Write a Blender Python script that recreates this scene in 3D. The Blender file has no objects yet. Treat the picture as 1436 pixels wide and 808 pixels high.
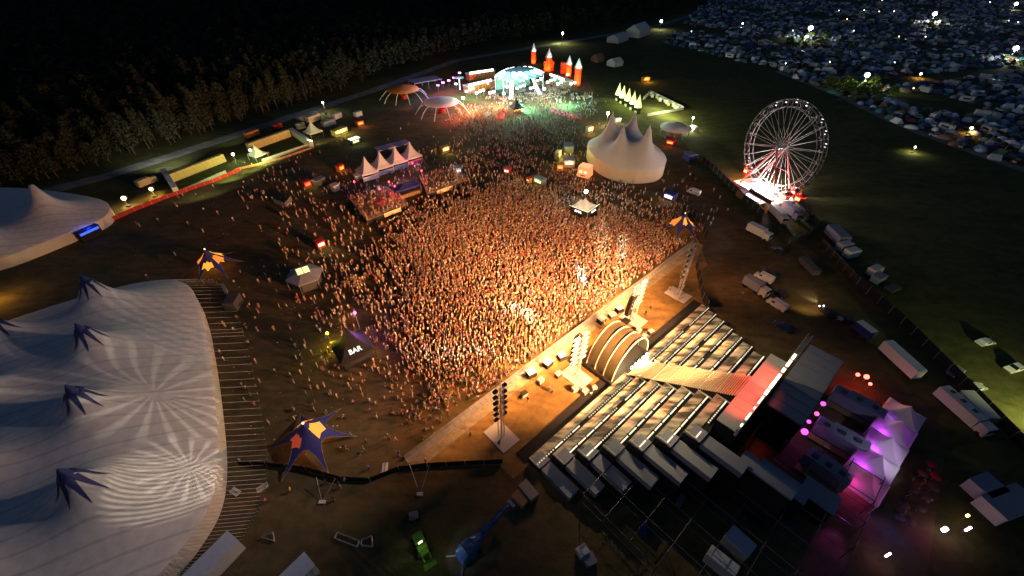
import bpy, math, random
import numpy as np
from mathutils import Vector, Matrix

random.seed(7)
rng = np.random.default_rng(11)
S = bpy.context.scene
COL = S.collection
R = math.radians
PI = math.pi

# ------------------------------------------------------------------ camera, sky, exposure
CAM_H, PITCH, FPX = 64.5, R(40), 590.0
cam_d = bpy.data.cameras.new('camera')
cam = bpy.data.objects.new('camera', cam_d)
COL.objects.link(cam)
cam.location = (0, 0, CAM_H)
cam.rotation_euler = (PI / 2 - PITCH, 0, 0)
cam_d.sensor_width = 36.0
cam_d.lens = FPX / 1436 * 36.0
cam_d.clip_start = 0.5
cam_d.clip_end = 6000
S.camera = cam

W = bpy.data.worlds.new('World')
S.world = W
W.use_nodes = True
wn = W.node_tree
bg = wn.nodes['Background']
sky = wn.nodes.new('ShaderNodeTexSky')
sky.sky_type = 'NISHITA'
sky.sun_disc = False
sky.sun_elevation = R(0.2)
sky.ozone_density = 3.0
sky.sun_rotation = R(250)
wn.links.new(sky.outputs[0], bg.inputs[0])
bg.inputs[1].default_value = 0.15

sun_d = bpy.data.lights.new('moon', 'SUN')
sun_d.energy = 0.02
sun_d.angle = R(0.5)
sun_d.color = (0.72, 0.8, 1.0)
sun = bpy.data.objects.new('moon', sun_d)
COL.objects.link(sun)
sun.rotation_euler = (R(50), 0, R(150))

S.view_settings.view_transform = 'Standard'
S.view_settings.look = 'None'
S.view_settings.exposure = 0.0
S.view_settings.gamma = 1.0
S.cycles.use_denoising = True
S.cycles.max_bounces = 5
S.cycles.diffuse_bounces = 2
S.cycles.glossy_bounces = 2
S.cycles.sample_clamp_indirect = 4.0


def at(px, py, z=0.0):
    """the point of the place at height z that the photograph shows at pixel (px, py)"""
    x, v = (px - 718) / FPX, (404 - py) / FPX
    d = Vector((x, math.cos(PITCH) + v * math.sin(PITCH), -math.sin(PITCH) + v * math.cos(PITCH)))
    t = (z - CAM_H) / d.z
    return Vector((d.x * t, d.y * t, z))


def to_px(x, y, z=0.0):
    zz = y * math.cos(PITCH) - (z - CAM_H) * math.sin(PITCH)
    u = y * math.sin(PITCH) + (z - CAM_H) * math.cos(PITCH)
    return 718 + FPX * x / zz, 404 - FPX * u / zz


def foot(px, py, z):
    """ground pixel under a point seen at height z"""
    p = at(px, py, z)
    return to_px(p.x, p.y, 0)


def ang(p, q):
    a, b = at(*p), at(*q)
    return math.atan2(b.y - a.y, b.x - a.x)


# ------------------------------------------------------------------ materials
MATS = {}


def mat(name, col, rough=0.75, var=0.18, scale=1.5, metal=0.0, emit=None, estr=0.0, trans=0.0, bump=0.0, spec=0.3):
    if name in MATS:
        return MATS[name]
    m = bpy.data.materials.new(name)
    m.use_nodes = True
    nt = m.node_tree
    b = nt.nodes['Principled BSDF']
    b.inputs['Roughness'].default_value = rough
    b.inputs['Metallic'].default_value = metal
    b.inputs['Specular IOR Level'].default_value = spec
    if emit is None:
        tc = nt.nodes.new('ShaderNodeTexCoord')
        no = nt.nodes.new('ShaderNodeTexNoise')
        no.inputs['Scale'].default_value = scale
        no.inputs['Detail'].default_value = 4
        nt.links.new(tc.outputs['Object'], no.inputs['Vector'])
        mx = nt.nodes.new('ShaderNodeMix')
        mx.data_type = 'RGBA'
        a = [max(0, c * (1 - var)) for c in col]
        z = [min(1, c * (1 + var)) for c in col]
        mx.inputs[6].default_value = (*a, 1)
        mx.inputs[7].default_value = (*z, 1)
        nt.links.new(no.outputs['Fac'], mx.inputs[0])
        nt.links.new(mx.outputs[2], b.inputs['Base Color'])
        if bump:
            bp = nt.nodes.new('ShaderNodeBump')
            bp.inputs['Strength'].default_value = bump
            nt.links.new(no.outputs['Fac'], bp.inputs['Height'])
            nt.links.new(bp.outputs[0], b.inputs['Normal'])
        if trans:
            tr = nt.nodes.new('ShaderNodeBsdfTranslucent')
            tr.inputs[0].default_value = (*col, 1)
            ms = nt.nodes.new('ShaderNodeMixShader')
            ms.inputs[0].default_value = trans
            nt.links.new(b.outputs[0], ms.inputs[1])
            nt.links.new(tr.outputs[0], ms.inputs[2])
            nt.links.new(ms.outputs[0], nt.nodes['Material Output'].inputs[0])
    else:
        b.inputs['Base Color'].default_value = (*col, 1)
        b.inputs['Emission Color'].default_value = (*emit, 1)
        b.inputs['Emission Strength'].default_value = estr
    MATS[name] = m
    return m


def glow(name, col, strength):
    return mat('glow_' + name, (0.08, 0.08, 0.08), emit=col, estr=strength)


def attr_mat(name, attr='Col', rough=0.8):
    m = bpy.data.materials.new(name)
    m.use_nodes = True
    nt = m.node_tree
    b = nt.nodes['Principled BSDF']
    b.inputs['Roughness'].default_value = rough
    b.inputs['Specular IOR Level'].default_value = 0.2
    a = nt.nodes.new('ShaderNodeAttribute')
    a.attribute_name = attr
    nt.links.new(a.outputs['Color'], b.inputs['Base Color'])
    return m


WHITE = mat('white_fabric', (0.72, 0.70, 0.67), 0.8, 0.06, 0.4)
WHITET = mat('white_tent_fabric', (0.72, 0.70, 0.68), 0.75, 0.07, 0.25, trans=0.25)
PALE = mat('pale_paint', (0.55, 0.54, 0.52), 0.55, 0.12, 0.8)
CREAM = mat('cream_panel', (0.62, 0.52, 0.34), 0.6, 0.15, 0.6)
GREY = mat('grey_metal', (0.32, 0.32, 0.33), 0.45, 0.2, 2.0, metal=0.5)
STEEL = mat('galvanised_steel', (0.42, 0.42, 0.42), 0.4, 0.15, 3.0, metal=0.6)
ALU = mat('aluminium_truss', (0.6, 0.6, 0.6), 0.4, 0.1, 3.0, metal=0.3)
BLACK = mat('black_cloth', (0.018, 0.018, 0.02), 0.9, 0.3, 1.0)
BLACKM = mat('black_metal', (0.025, 0.025, 0.027), 0.5, 0.2, 2.0)
DARK = mat('dark_grey', (0.07, 0.07, 0.075), 0.6, 0.2, 1.5)
GLASS = mat('dark_glass', (0.02, 0.025, 0.03), 0.08, 0.1, 1.0, spec=0.6)
TYRE = mat('rubber', (0.02, 0.02, 0.02), 0.85, 0.2, 4.0)
WOOD = mat('wood', (0.30, 0.19, 0.09), 0.7, 0.3, 3.0)
DECK = mat('deck_board', (0.45, 0.40, 0.33), 0.65, 0.35, 0.9)
BLUEC = mat('blue_canvas', (0.035, 0.04, 0.22), 0.7, 0.2, 1.0, trans=0.15)
BLUET = mat('blue_tarp', (0.07, 0.13, 0.27), 0.42, 0.3, 1.2, spec=0.5)
REDC = mat('red_canvas', (0.5, 0.04, 0.03), 0.7, 0.2, 1.0, trans=0.15)
ORANGEC = mat('orange_canvas', (0.65, 0.22, 0.04), 0.7, 0.25, 1.0, trans=0.2)
LROOF = mat('grey_blue_sheet', (0.22, 0.24, 0.31), 0.6, 0.15, 0.7)
GREENP = mat('green_paint', (0.16, 0.30, 0.04), 0.5, 0.2, 2.0)
BARK = mat('bark', (0.07, 0.055, 0.04), 0.9, 0.3, 4.0)
LEAF = [mat('foliage_dark', (0.032, 0.04, 0.022), 0.85, 0.45, 0.7), mat('foliage_pine', (0.036, 0.04, 0.024), 0.85, 0.45, 0.7),
        mat('foliage_mid', (0.04, 0.045, 0.024), 0.85, 0.45, 0.7)]


# ------------------------------------------------------------------ mesh builder
class MB:
    def __init__(s):
        s.v, s.f, s.m, s.mats, s.sm = [], [], [], [], []

    def mi(s, m):
        if m not in s.mats:
            s.mats.append(m)
        return s.mats.index(m)

    def add(s, vs, fs, m, smooth=False):
        o = len(s.v)
        k = s.mi(m)
        s.v.extend([tuple(p) for p in vs])
        for f in fs:
            s.f.append(tuple(i + o for i in f))
            s.m.append(k)
            s.sm.append(smooth)
        return s

    def box(s, c, d, m, rz=0.0, top=1.0):
        """c: centre of the bottom face, d: sizes; top: taper of the upper face"""
        cx, cy, z = c
        ca, sa = math.cos(rz), math.sin(rz)
        vs = []
        for zz, k in ((0, 1.0), (d[2], top)):
            for sx, sy in ((-1, -1), (1, -1), (1, 1), (-1, 1)):
                x, y = sx * d[0] / 2 * k, sy * d[1] / 2 * k
                vs.append((cx + x * ca - y * sa, cy + x * sa + y * ca, z + zz))
        return s.add(vs, [(3, 2, 1, 0), (4, 5, 6, 7), (0, 1, 5, 4), (1, 2, 6, 5), (2, 3, 7, 6), (3, 0, 4, 7)], m)

    def tube(s, p, q, r, m, n=5, r2=None, cap=True):
        p, q = Vector(p), Vector(q)
        d = (q - p)
        if d.length < 1e-6:
            return s
        u = d.normalized()
        a = u.cross(Vector((0, 0, 1)) if abs(u.z) < 0.95 else Vector((1, 0, 0))).normalized()
        b = u.cross(a)
        r2 = r if r2 is None else r2
        vs = []
        for c, rr in ((p, r), (q, r2)):
            for i in range(n):
                t = 2 * PI * i / n
                vs.append(c + (a * math.cos(t) + b * math.sin(t)) * rr)
        fs = [(i, (i + 1) % n, n + (i + 1) % n, n + i) for i in range(n)]
        if cap:
            fs += [tuple(range(n - 1, -1, -1)), tuple(range(n, 2 * n))]
        return s.add(vs, fs, m, n > 6)

    def poly(s, pts, m):
        return s.add(pts, [tuple(range(len(pts)))], m)

    def prism(s, pts, z0, z1, m):
        n = len(pts)
        vs = [(p[0], p[1], z0) for p in pts] + [(p[0], p[1], z1) for p in pts]
        return s.add(vs, [(i, (i + 1) % n, n + (i + 1) % n, n + i) for i in range(n)] + [tuple(range(n - 1, -1, -1)), tuple(range(n, 2 * n))], m)

    def lathe(s, prof, m, n=16, c=(0, 0, 0), smooth=True, sq=1.0):
        vs, fs = [], []
        for r, z in prof:
            for i in range(n):
                t = 2 * PI * i / n
                vs.append((c[0] + r * math.cos(t), c[1] + r * sq * math.sin(t), c[2] + z))
        for k in range(len(prof) - 1):
            for i in range(n):
                j = (i + 1) % n
                fs.append((k * n + i, k * n + j, (k + 1) * n + j, (k + 1) * n + i))
        return s.add(vs, fs, m, smooth)

    def ball(s, c, r, m, n=8):
        k = max(4, n // 2)
        return s.lathe([(max(0.001, r * math.sin(PI * i / k)), -r * math.cos(PI * i / k)) for i in range(k + 1)], m, n, c)

    def grid(s, P, m, smooth=True):
        """P[i][j] points"""
        a, b = len(P), len(P[0])
        vs = [p for row in P for p in row]
        return s.add(vs, [(i * b + j, i * b + j + 1, (i + 1) * b + j + 1, (i + 1) * b + j) for i in range(a - 1) for j in range(b - 1)], m, smooth)

    def mesh(s, name):
        me = bpy.data.meshes.new(name)
        me.from_pydata(s.v, [], s.f)
        for m in s.mats:
            me.materials.append(m)
        if len(s.f):
            me.polygons.foreach_set('material_index', s.m)
            me.polygons.foreach_set('use_smooth', s.sm)
        me.update()
        return me

    def build(s, name, parent=None, loc=None, rz=0.0):
        o = bpy.data.objects.new(name, s.mesh(name))
        COL.objects.link(o)
        if parent is not None:
            o.parent = parent
        if loc is not None:
            o.location = loc
        if rz:
            o.rotation_euler = (0, 0, rz)
        return o


def tag(o, label=None, cat=None, group=None, kind=None):
    if label:
        o['label'] = label
    if cat:
        o['category'] = cat
    if group:
        o['group'] = group
    if kind:
        o['kind'] = kind
    return o


def thing(name, label, cat, loc, rz=0.0, group=None):
    o = bpy.data.objects.new(name, None)
    COL.objects.link(o)
    o.empty_display_size = 0.3
    o.location = loc
    o.rotation_euler = (0, 0, rz)
    return tag(o, label, cat, group)


def share(name, mesh, parent, loc=(0, 0, 0), rz=0.0, scale=None):
    o = bpy.data.objects.new(name, mesh)
    COL.objects.link(o)
    o.parent = parent
    o.location = loc
    o.rotation_euler = (0, 0, rz)
    if scale:
        o.scale = scale
    return o


KIDS = {}


def dup(root, loc, rz, label, group=None):
    """a copy of a thing with copies of its parts and sub-parts"""
    def tree(o, parent):
        c = o.copy()
        COL.objects.link(c)
        if parent is not None:
            c.parent = parent
        for ch in o.children:
            tree(ch, c)
        return c
    r = tree(root, None)
    r.location = loc
    r.rotation_euler = (0, 0, rz)
    r['label'] = label
    if group:
        r['group'] = group
    return r


def light(kind, loc, col, power, parent=None, radius=0.25, target=None, angle=60, blend=0.5, name='lamp_light'):
    d = bpy.data.lights.new(name, kind)
    d.energy = power
    d.color = col
    if kind in ('POINT', 'SPOT'):
        d.shadow_soft_size = radius
    o = bpy.data.objects.new(name, d)
    COL.objects.link(o)
    o.location = loc
    if kind == 'SPOT':
        d.spot_size = R(angle)
        d.spot_blend = blend
    if target is not None:
        o.rotation_euler = (Vector(target) - Vector(loc)).to_track_quat('-Z', 'Y').to_euler()
    if parent is not None:
        bpy.context.view_layer.update()
        o.parent = parent
        o.matrix_parent_inverse = parent.matrix_world.inverted()
    return o


def text_mesh(txt, size, m, name='lettering', depth=0.02):
    c = bpy.data.curves.new('t', 'FONT')
    c.body = txt
    c.size = size
    c.align_x = 'CENTER'
    c.align_y = 'CENTER'
    c.extrude = depth
    c.offset = size * 0.025
    c.resolution_u = 2
    o = bpy.data.objects.new('t', c)
    COL.objects.link(o)
    bpy.context.view_layer.update()
    me = bpy.data.meshes.new_from_object(o.evaluated_get(bpy.context.evaluated_depsgraph_get()))
    bpy.data.objects.remove(o)
    bpy.data.curves.remove(c)
    me.name = name
    me.materials.clear()
    me.materials.append(m)
    return me


# ------------------------------------------------------------------ the ground
def ground_mat(name, ca, cb, cc, s1=0.05, s2=0.6):
    m = bpy.data.materials.new(name)
    m.use_nodes = True
    nt = m.node_tree
    b = nt.nodes['Principled BSDF']
    b.inputs['Roughness'].default_value = 0.95
    b.inputs['Specular IOR Level'].default_value = 0.1
    tc = nt.nodes.new('ShaderNodeTexCoord')
    n1 = nt.nodes.new('ShaderNodeTexNoise')
    n1.inputs['Scale'].default_value = s1
    n1.inputs['Detail'].default_value = 6
    n1.inputs['Roughness'].default_value = 0.65
    n2 = nt.nodes.new('ShaderNodeTexNoise')
    n2.inputs['Scale'].default_value = s2
    n2.inputs['Detail'].default_value = 8
    n2.inputs['Roughness'].default_value = 0.75
    nt.links.new(tc.outputs['Object'], n1.inputs['Vector'])
    nt.links.new(tc.outputs['Object'], n2.inputs['Vector'])
    r1 = nt.nodes.new('ShaderNodeValToRGB')
    r1.color_ramp.elements[0].position = 0.38
    r1.color_ramp.elements[1].position = 0.62
    r1.color_ramp.elements[0].color = (*ca, 1)
    r1.color_ramp.elements[1].color = (*cb, 1)
    nt.links.new(n1.outputs['Fac'], r1.inputs[0])
    r2 = nt.nodes.new('ShaderNodeValToRGB')
    r2.color_ramp.elements[0].position = 0.42
    r2.color_ramp.elements[1].position = 0.7
    r2.color_ramp.elements[0].color = (0, 0, 0, 1)
    r2.color_ramp.elements[1].color = (1, 1, 1, 1)
    nt.links.new(n2.outputs['Fac'], r2.inputs[0])
    mx = nt.nodes.new('ShaderNodeMix')
    mx.data_type = 'RGBA'
    nt.links.new(r2.outputs[0], mx.inputs[0])
    nt.links.new(r1.outputs[0], mx.inputs[6])
    mx.inputs[7].default_value = (*cc, 1)
    mp = nt.nodes.new('ShaderNodeMapping')
    mp.inputs['Rotation'].default_value = (0, 0, 0.75)
    mp.inputs['Scale'].default_value = (0.10, 0.26, 1)
    nt.links.new(tc.outputs['Object'], mp.inputs[0])
    n3 = nt.nodes.new('ShaderNodeTexNoise')
    n3.inputs['Scale'].default_value = 1.0
    n3.inputs['Detail'].default_value = 5
    n3.inputs['Distortion'].default_value = 1.6
    nt.links.new(mp.outputs[0], n3.inputs['Vector'])
    r3 = nt.nodes.new('ShaderNodeMapRange')
    r3.inputs['From Min'].default_value = .35
    r3.inputs['From Max'].default_value = .65
    r3.inputs['To Min'].default_value = .78
    r3.inputs['To Max'].default_value = 1.18
    nt.links.new(n3.outputs['Fac'], r3.inputs[0])
    ml = nt.nodes.new('ShaderNodeMix')
    ml.data_type = 'RGBA'
    ml.blend_type = 'MULTIPLY'
    ml.inputs[0].default_value = 1
    nt.links.new(mx.outputs[2], ml.inputs[6])
    nt.links.new(r3.outputs[0], ml.inputs[7])
    nt.links.new(ml.outputs[2], b.inputs['Base Color'])
    bp = nt.nodes.new('ShaderNodeBump')
    bp.inputs['Strength'].default_value = 0.5
    bp.inputs['Distance'].default_value = 0.3
    nt.links.new(n2.outputs['Fac'], bp.inputs['Height'])
    nt.links.new(bp.outputs[0], b.inputs['Normal'])
    return m


GRASS = ground_mat('meadow_grass', (0.052, 0.062, 0.018), (0.085, 0.085, 0.028), (0.11, 0.092, 0.036), 0.03, 0.35)
TRODDEN = ground_mat('trodden_grass', (0.10, 0.075, 0.036), (0.155, 0.105, 0.05), (0.075, 0.07, 0.03), 0.06, 0.5)
GRAVEL = ground_mat('gravel', (0.22, 0.21, 0.19), (0.28, 0.26, 0.23), (0.15, 0.14, 0.12), 0.1, 1.2)
PLATE = ground_mat('trackway', (0.26, 0.22, 0.15), (0.34, 0.29, 0.2), (0.18, 0.15, 0.1), 0.2, 0.9)


def sheet(name, pts, z, m):
    mb = MB()
    mb.poly([(p[0], p[1], 0) for p in pts], m)
    o = mb.build(name, loc=(0, 0, z))
    return tag(o, kind='structure')


g = MB()
g.poly([(-2600, -700, 0), (2600, -700, 0), (2600, 3600, 0), (-2600, 3600, 0)], GRASS)
tag(g.build('ground'), kind='structure')
field = [at(*p) for p in [(-30, 810), (-40, 330), (110, 285), (240, 275), (330, 235), (450, 195), (560, 150), (640, 120), (820, 105), (850, 160), (960, 200), (975, 270), (1040, 300), (1090, 345), (1180, 410), (1200, 470), (1330, 600), (1300, 810)]]
sheet('trodden_field', field, 0.01, TRODDEN)


def ribbon(name, pix, w, z, m):
    pts = [at(*p) for p in pix]
    L, Rr = [], []
    for i, p in enumerate(pts):
        d = (pts[min(i + 1, len(pts) - 1)] - pts[max(i - 1, 0)]).normalized()
        n = Vector((-d.y, d.x, 0))
        L.append(p + n * w / 2)
        Rr.append(p - n * w / 2)
    mb = MB()
    mb.grid([[(p.x, p.y, 0), (q.x, q.y, 0)] for p, q in zip(L, Rr)], m)
    return tag(mb.build(name, loc=(0, 0, z)), kind='structure')


ribbon('gravel_road', [(-60, 305), (60, 270), (150, 247), (230, 222), (330, 190), (420, 160), (520, 128), (640, 85), (740, 68), (860, 48), (930, 34), (1010, 8), (1030, 1)], 6.5, 0.02, GRAVEL)
ribbon('field_path', [(1000, 232), (1045, 283), (1100, 330), (1180, 390), (1260, 455), (1340, 535), (1460, 655)], 3.0, 0.02, TRODDEN)
ribbon('camp_path', [(1150, 121), (1230, 118), (1330, 108), (1436, 98)], 9, 0.02, GRASS)
ribbon('camp_lane', [(1090, 100), (1180, 135), (1240, 165), (1300, 190), (1440, 240)], 5, 0.02, GRAVEL)
PITG = ground_mat('brightened_pit_ground', (0.24, 0.155, 0.055), (0.30, 0.19, 0.07), (0.17, 0.115, 0.045), 0.09, 0.7)  # trodden ground made brighter, part of the pit floodlight put into its colour
sheet('pit_ground', [at(*p) for p in [(578, 656), (982, 343), (992, 372), (976, 385), (988, 432), (720, 672), (700, 652)]], 0.02, PITG)
tw = ribbon('trackway', [(577, 653), (800, 478), (982, 342)], 2.6, 0.03, PLATE)

# stage frame of reference: a runs along the stage front, b towards its back
SO = Vector((22.5, 52.3, 0))
E1 = Vector((0.740, 0.672, 0)).normalized()
E2 = Vector((E1.y, -E1.x, 0))
SRZ = math.atan2(E1.y, E1.x)      # local x = E1, local -y = E2


def st(a, b, z=0.0):
    return SO + E1 * a + E2 * b + Vector((0, 0, z))

# ------------------------------------------------------------------ the main stage
WARM = (1.0, 0.60, 0.24)
DECKW = bpy.data.materials.new('blotchy_stage_deck')  # deck colour varies in streaked blotches, dark to pale
DECKW.use_nodes = True
_n = DECKW.node_tree
_b = _n.nodes['Principled BSDF']
_b.inputs['Roughness'].default_value = 0.55
_t = _n.nodes.new('ShaderNodeNewGeometry')
_x = _n.nodes.new('ShaderNodeTexNoise')
_x.inputs['Scale'].default_value = 0.42
_x.inputs['Detail'].default_value = 5
_mpd = _n.nodes.new('ShaderNodeMapping')
_mpd.inputs['Rotation'].default_value = (0, 0, -SRZ)
_mpd.inputs['Scale'].default_value = (0.55, 2.2, 1)
_n.links.new(_t.outputs['Position'], _mpd.inputs[0])
_n.links.new(_mpd.outputs[0], _x.inputs['Vector'])
_r = _n.nodes.new('ShaderNodeValToRGB')
_r.color_ramp.elements[0].position = 0.40
_r.color_ramp.elements[1].position = 0.60
_r.color_ramp.elements[0].color = (0.07, 0.06, 0.05, 1)
_r.color_ramp.elements[1].color = (0.58, 0.50, 0.38, 1)
_n.links.new(_x.outputs['Fac'], _r.inputs[0])
_n.links.new(_r.outputs[0], _b.inputs['Base Color'])

stage = thing('stepped_stage', 'huge stepped pyramid stage with a pale stair up its middle and a red lit top', 'stage', SO, SRZ)
NROW, STEP, RISE = 8, 2.55, 1.5
LBAR = glow('led_bar', (1.0, 0.84, 0.58), 1.3)
LBARD = glow('led_bar_dim', (1.0, 0.84, 0.58), 0.9)
pan_mesh = {}
bar_mesh = {}


def panel_mesh(w, k):
    key = (round(w, 2), k)
    if key not in pan_mesh:
        mb = MB()
        mb.box((0, 0, 0), (w - 0.05, 1.35, 0.14), DECKW)
        pan_mesh[key] = mb.mesh('deck_panel')
    return pan_mesh[key]


mb = MB()
mb.box((0, 0, 0), (1.75, 0.2, 0.14), LBAR)
mb.box((0, -0.02, -0.16), (1.85, 0.3, 0.16), BLACKM)
bar_mesh['b'] = mb.mesh('light_bar')
mb = MB()
for q in range(4):
    mb.box((-.75 + q * .5, 0, 0), (0.2, 0.2, 0.14), LBARD)
mb.box((0, -0.02, -0.16), (1.85, 0.3, 0.16), BLACKM)
bar_mesh['d'] = mb.mesh('light_bar')
rr = random.Random(3)
for i in range(NROW):
    z = 1 + RISE * i
    hw = 27.3 - 2.62 * i
    b0 = 0.4 + STEP * i
    for side in (-1, 1):
        inn = 2.1 if side < 0 else 3.3
        if i == NROW - 1:
            continue
        a0, a1 = (-hw, -inn) if side < 0 else (inn, hw - 0.6)
        L = a1 - a0
        mb = MB()
        mb.box(((a0 + a1) / 2, -(b0 + STEP / 2), 0), (L, STEP - 0.02, z - 0.02), BLACK)
        t = mb.build('terrace', stage)
        n = max(2, round(L / 2.1))
        w = L / n
        for k in range(n):
            a = a0 + (k + 0.5) * w
            share('deck_panel', panel_mesh(w, 0), t, (a, -(b0 + 0.72), z))
            near = abs(a) < 16 - i * 0.6
            if rr.random() < 0.93:
                key = 'b' if (side < 0 and rr.random() < (0.85 if i > 0 else 0.5)) or (side > 0 and near and rr.random() < 0.35) else 'd'
                share('light_bar', bar_mesh[key], t, (a, -(b0 + 1.72), z + 0.17))
        mb = MB()          # rail along the inner end, beside the stair
        e = a1 if side < 0 else a0
        mb.box((e - side * 0.1 * -1, -(b0 + STEP / 2), z + 0.15), (0.1, STEP - 0.1, 0.28), PALE)
        mb.build('end_rail', t)
        if side < 0:
            mb = MB()
            mb.box((-hw + 1.3, -(b0 + STEP + 3.0), z - 1.15), (2.05, 6.0, 1.1), LROOF)
            mb.box((-hw + 1.3, -(b0 + STEP + 3.0), 0), (1.95, 5.9, max(0.05, z - 1.2)), BLACK)
            wr = mb.build('wing_roof', t)
            mb = MB()
            mb.box((-hw + 1.3, -(b0 + STEP / 2 + 0.25), z + 0.15), (2.2, STEP - 0.6, 0.05), LROOF)
            mb.box((-hw + 0.12, -(b0 + STEP / 2), z + 0.15), (0.2, STEP - 0.3, 0.35), PALE)
            mb.build('corner_plate', t)
# the stair
ZT = 12.4
for k in range(7):
    mb = MB()
    bA, bB = 1.0 + k * 2.45, 1.0 + (k + 1) * 2.45 - 0.06
    for q in range(8):
        b_ = bA + (bB - bA) * (q + 0.5) / 8
        zz = 1.2 + (b_ - 1.0) / 17.15 * (ZT - 1.2)
        wl = 2.1 + 0.02 * k
        mb.box((0.45, -b_, zz - 0.12), (2 * wl + 0.9, (bB - bA) / 8 - 0.09, 0.12), CREAM)
    mb.box((0.45, -(bB - 0.02), 1.2 + (bB - 1) / 17.15 * (ZT - 1.2)), (5.2, 0.09, 0.06), WHITE)
    mb.build('stair_section', stage)
mb = MB()
for a in (-1.95, 2.85):
    mb.add([(a, -1, 0), (a, -18.1, 0), (a, -18.1, ZT - 0.35), (a, -1, 0.85), (a + .1, -1, 0), (a + .1, -18.1, 0), (a + .1, -18.1, ZT - 0.35), (a + .1, -1, 0.85)],
           [(0, 1, 2, 3), (7, 6, 5, 4), (0, 3, 7, 4), (3, 2, 6, 7), (1, 5, 6, 2)], BLACK)
mb.build('stair_side', stage)
# the top platform
mb = MB()
mb.box((0.9, -19.5, 0), (18.0, 2.7, ZT - 0.1), BLACK)
tp = mb.build('top_platform', stage)
for k in range(9):
    mb = MB()
    mb.box((-7.1 + k * 2.0, -19.5, ZT - 0.08), (1.95, 2.65, 0.14), PALE)
    mb.build('deck_panel', tp)
mb = MB()
mb.box((1.8, -21.0, ZT - 0.6), (20, 0.35, 1.5), PALE)
pr = mb.build('rear_parapet', stage)
TOPB = glow('parapet_lamp', (1.0, 0.86, 0.58), 3.0)
for k in range(10):
    mb = MB()
    mb.box((-7.2 + k * 2.0, -21.0, ZT + 0.92), ((.5, 1.5, .4, 1.7, 1.2, 1.8, 1.5, .9, 1.6, 1.3)[k], 0.2 if k < 4 else 0.42, 0.16), TOPB)
    mb.build('parapet_lamp', pr)
mb = MB()
for zz in (0, 0.8):
    for yy in (-20.7, -21.4):
        mb.tube((10.5, yy, ZT + 0.5 + zz), (17.5, yy, ZT + 0.5 + zz), 0.07, STEEL)
for k in range(8):
    mb.tube((10.5 + k * 0.875, -20.7, ZT + 0.5), (10.5 + (k + 1) * 0.875, -21.4, ZT + 1.3), 0.05, STEEL)
mb.build('truss_beam', stage)
mb = MB()
mb.box((13.2, -24.3, 7.9), (18.5, 5.4, 0.25), LROOF)
mb.box((13.2, -24.3, 0), (18.3, 5.2, 7.85), BLACK)
rf = mb.build('rear_roof', stage)
for k in range(9):
    mb = MB()
    mb.box((5.0 + k * 2.05, -24.3, 8.16), (1.9, 5.2, 0.06), LROOF)
    mb.build('roof_panel', rf)
for (a, b, z, w, d) in ((-8.5, 26.5, 9.6, 2.4, 7), (-5.4, 28.5, 6.5, 2.6, 6.5), (-2.0, 33.0, 4.5, 3.2, 4.5)):
    mb = MB()
    mb.box((a, -b, z - 0.3), (w, d, 0.3), LROOF)
    mb.box((a, -b, 0), (w - 0.15, d - 0.15, z - 0.32), BLACK)
    mb.build('wing_roof', stage)
# low black strip on the grass in front of the lowest step
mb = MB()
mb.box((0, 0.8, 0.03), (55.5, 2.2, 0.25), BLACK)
mb.build('black_strip', stage)

# rear scaffold
DSTEEL = mat('dark_steel', (0.10, 0.10, 0.105), 0.5, 0.2, 3.0, metal=0.4)
scaf = thing('rear_scaffold', 'dark open tube scaffolding standing behind the stepped stage', 'scaffold', st(0, 9), SRZ)
mb = MB()
mb.tube((0, 0, 0), (0, 0, 4.2), 0.06, DSTEEL)
smesh = mb.mesh('standard')
rs = random.Random(5)
for i in range(9):
    for j in range(8):
        a = -26.5 + i * 4.2
        b = 10.5 + j * 4.0
        if b < 8 + (a + 27) * 0.98 - 9 or b > 40:
            continue
        share('standard', smesh, scaf, (a, -(b - 9), 0))
for i in range(9):
    a = -26.5 + i * 4.2
    bs = max(10.5, (a + 27) * 0.98 + 1)
    for zz in (2.0, 4.1):
        mb = MB()
        mb.tube((0, 0, 0), (0, -(38.5 - bs), 0), 0.07 if zz > 3 else 0.05, DSTEEL)
        mb.build('ledger', scaf, (a, -(bs - 9), zz))
for j in range(8):
    b = 10.5 + j * 4.0
    ae = min(8.0, -27 + (b + 8) / 0.98)
    mb = MB()
    mb.tube((0, 0, 0), (ae + 26.5, 0, 0), 0.06, DSTEEL)
    mb.build('transom', scaf, (-26.5, -(b - 9), 4.0))
mb = MB()
for k in range(14):
    a, b = rs.uniform(-25, 4), rs.uniform(12, 38)
    mb.box((a, -(b - 9), 0), (rs.uniform(.8, 2.6), rs.uniform(.6, 1.6), rs.uniform(.3, 1.1)), rs.choice([DARK, GREY, BLACKM, BLUEC]), rs.uniform(0, 3))
tag(mb.build('stored_gear', scaf), kind='stuff')

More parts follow.
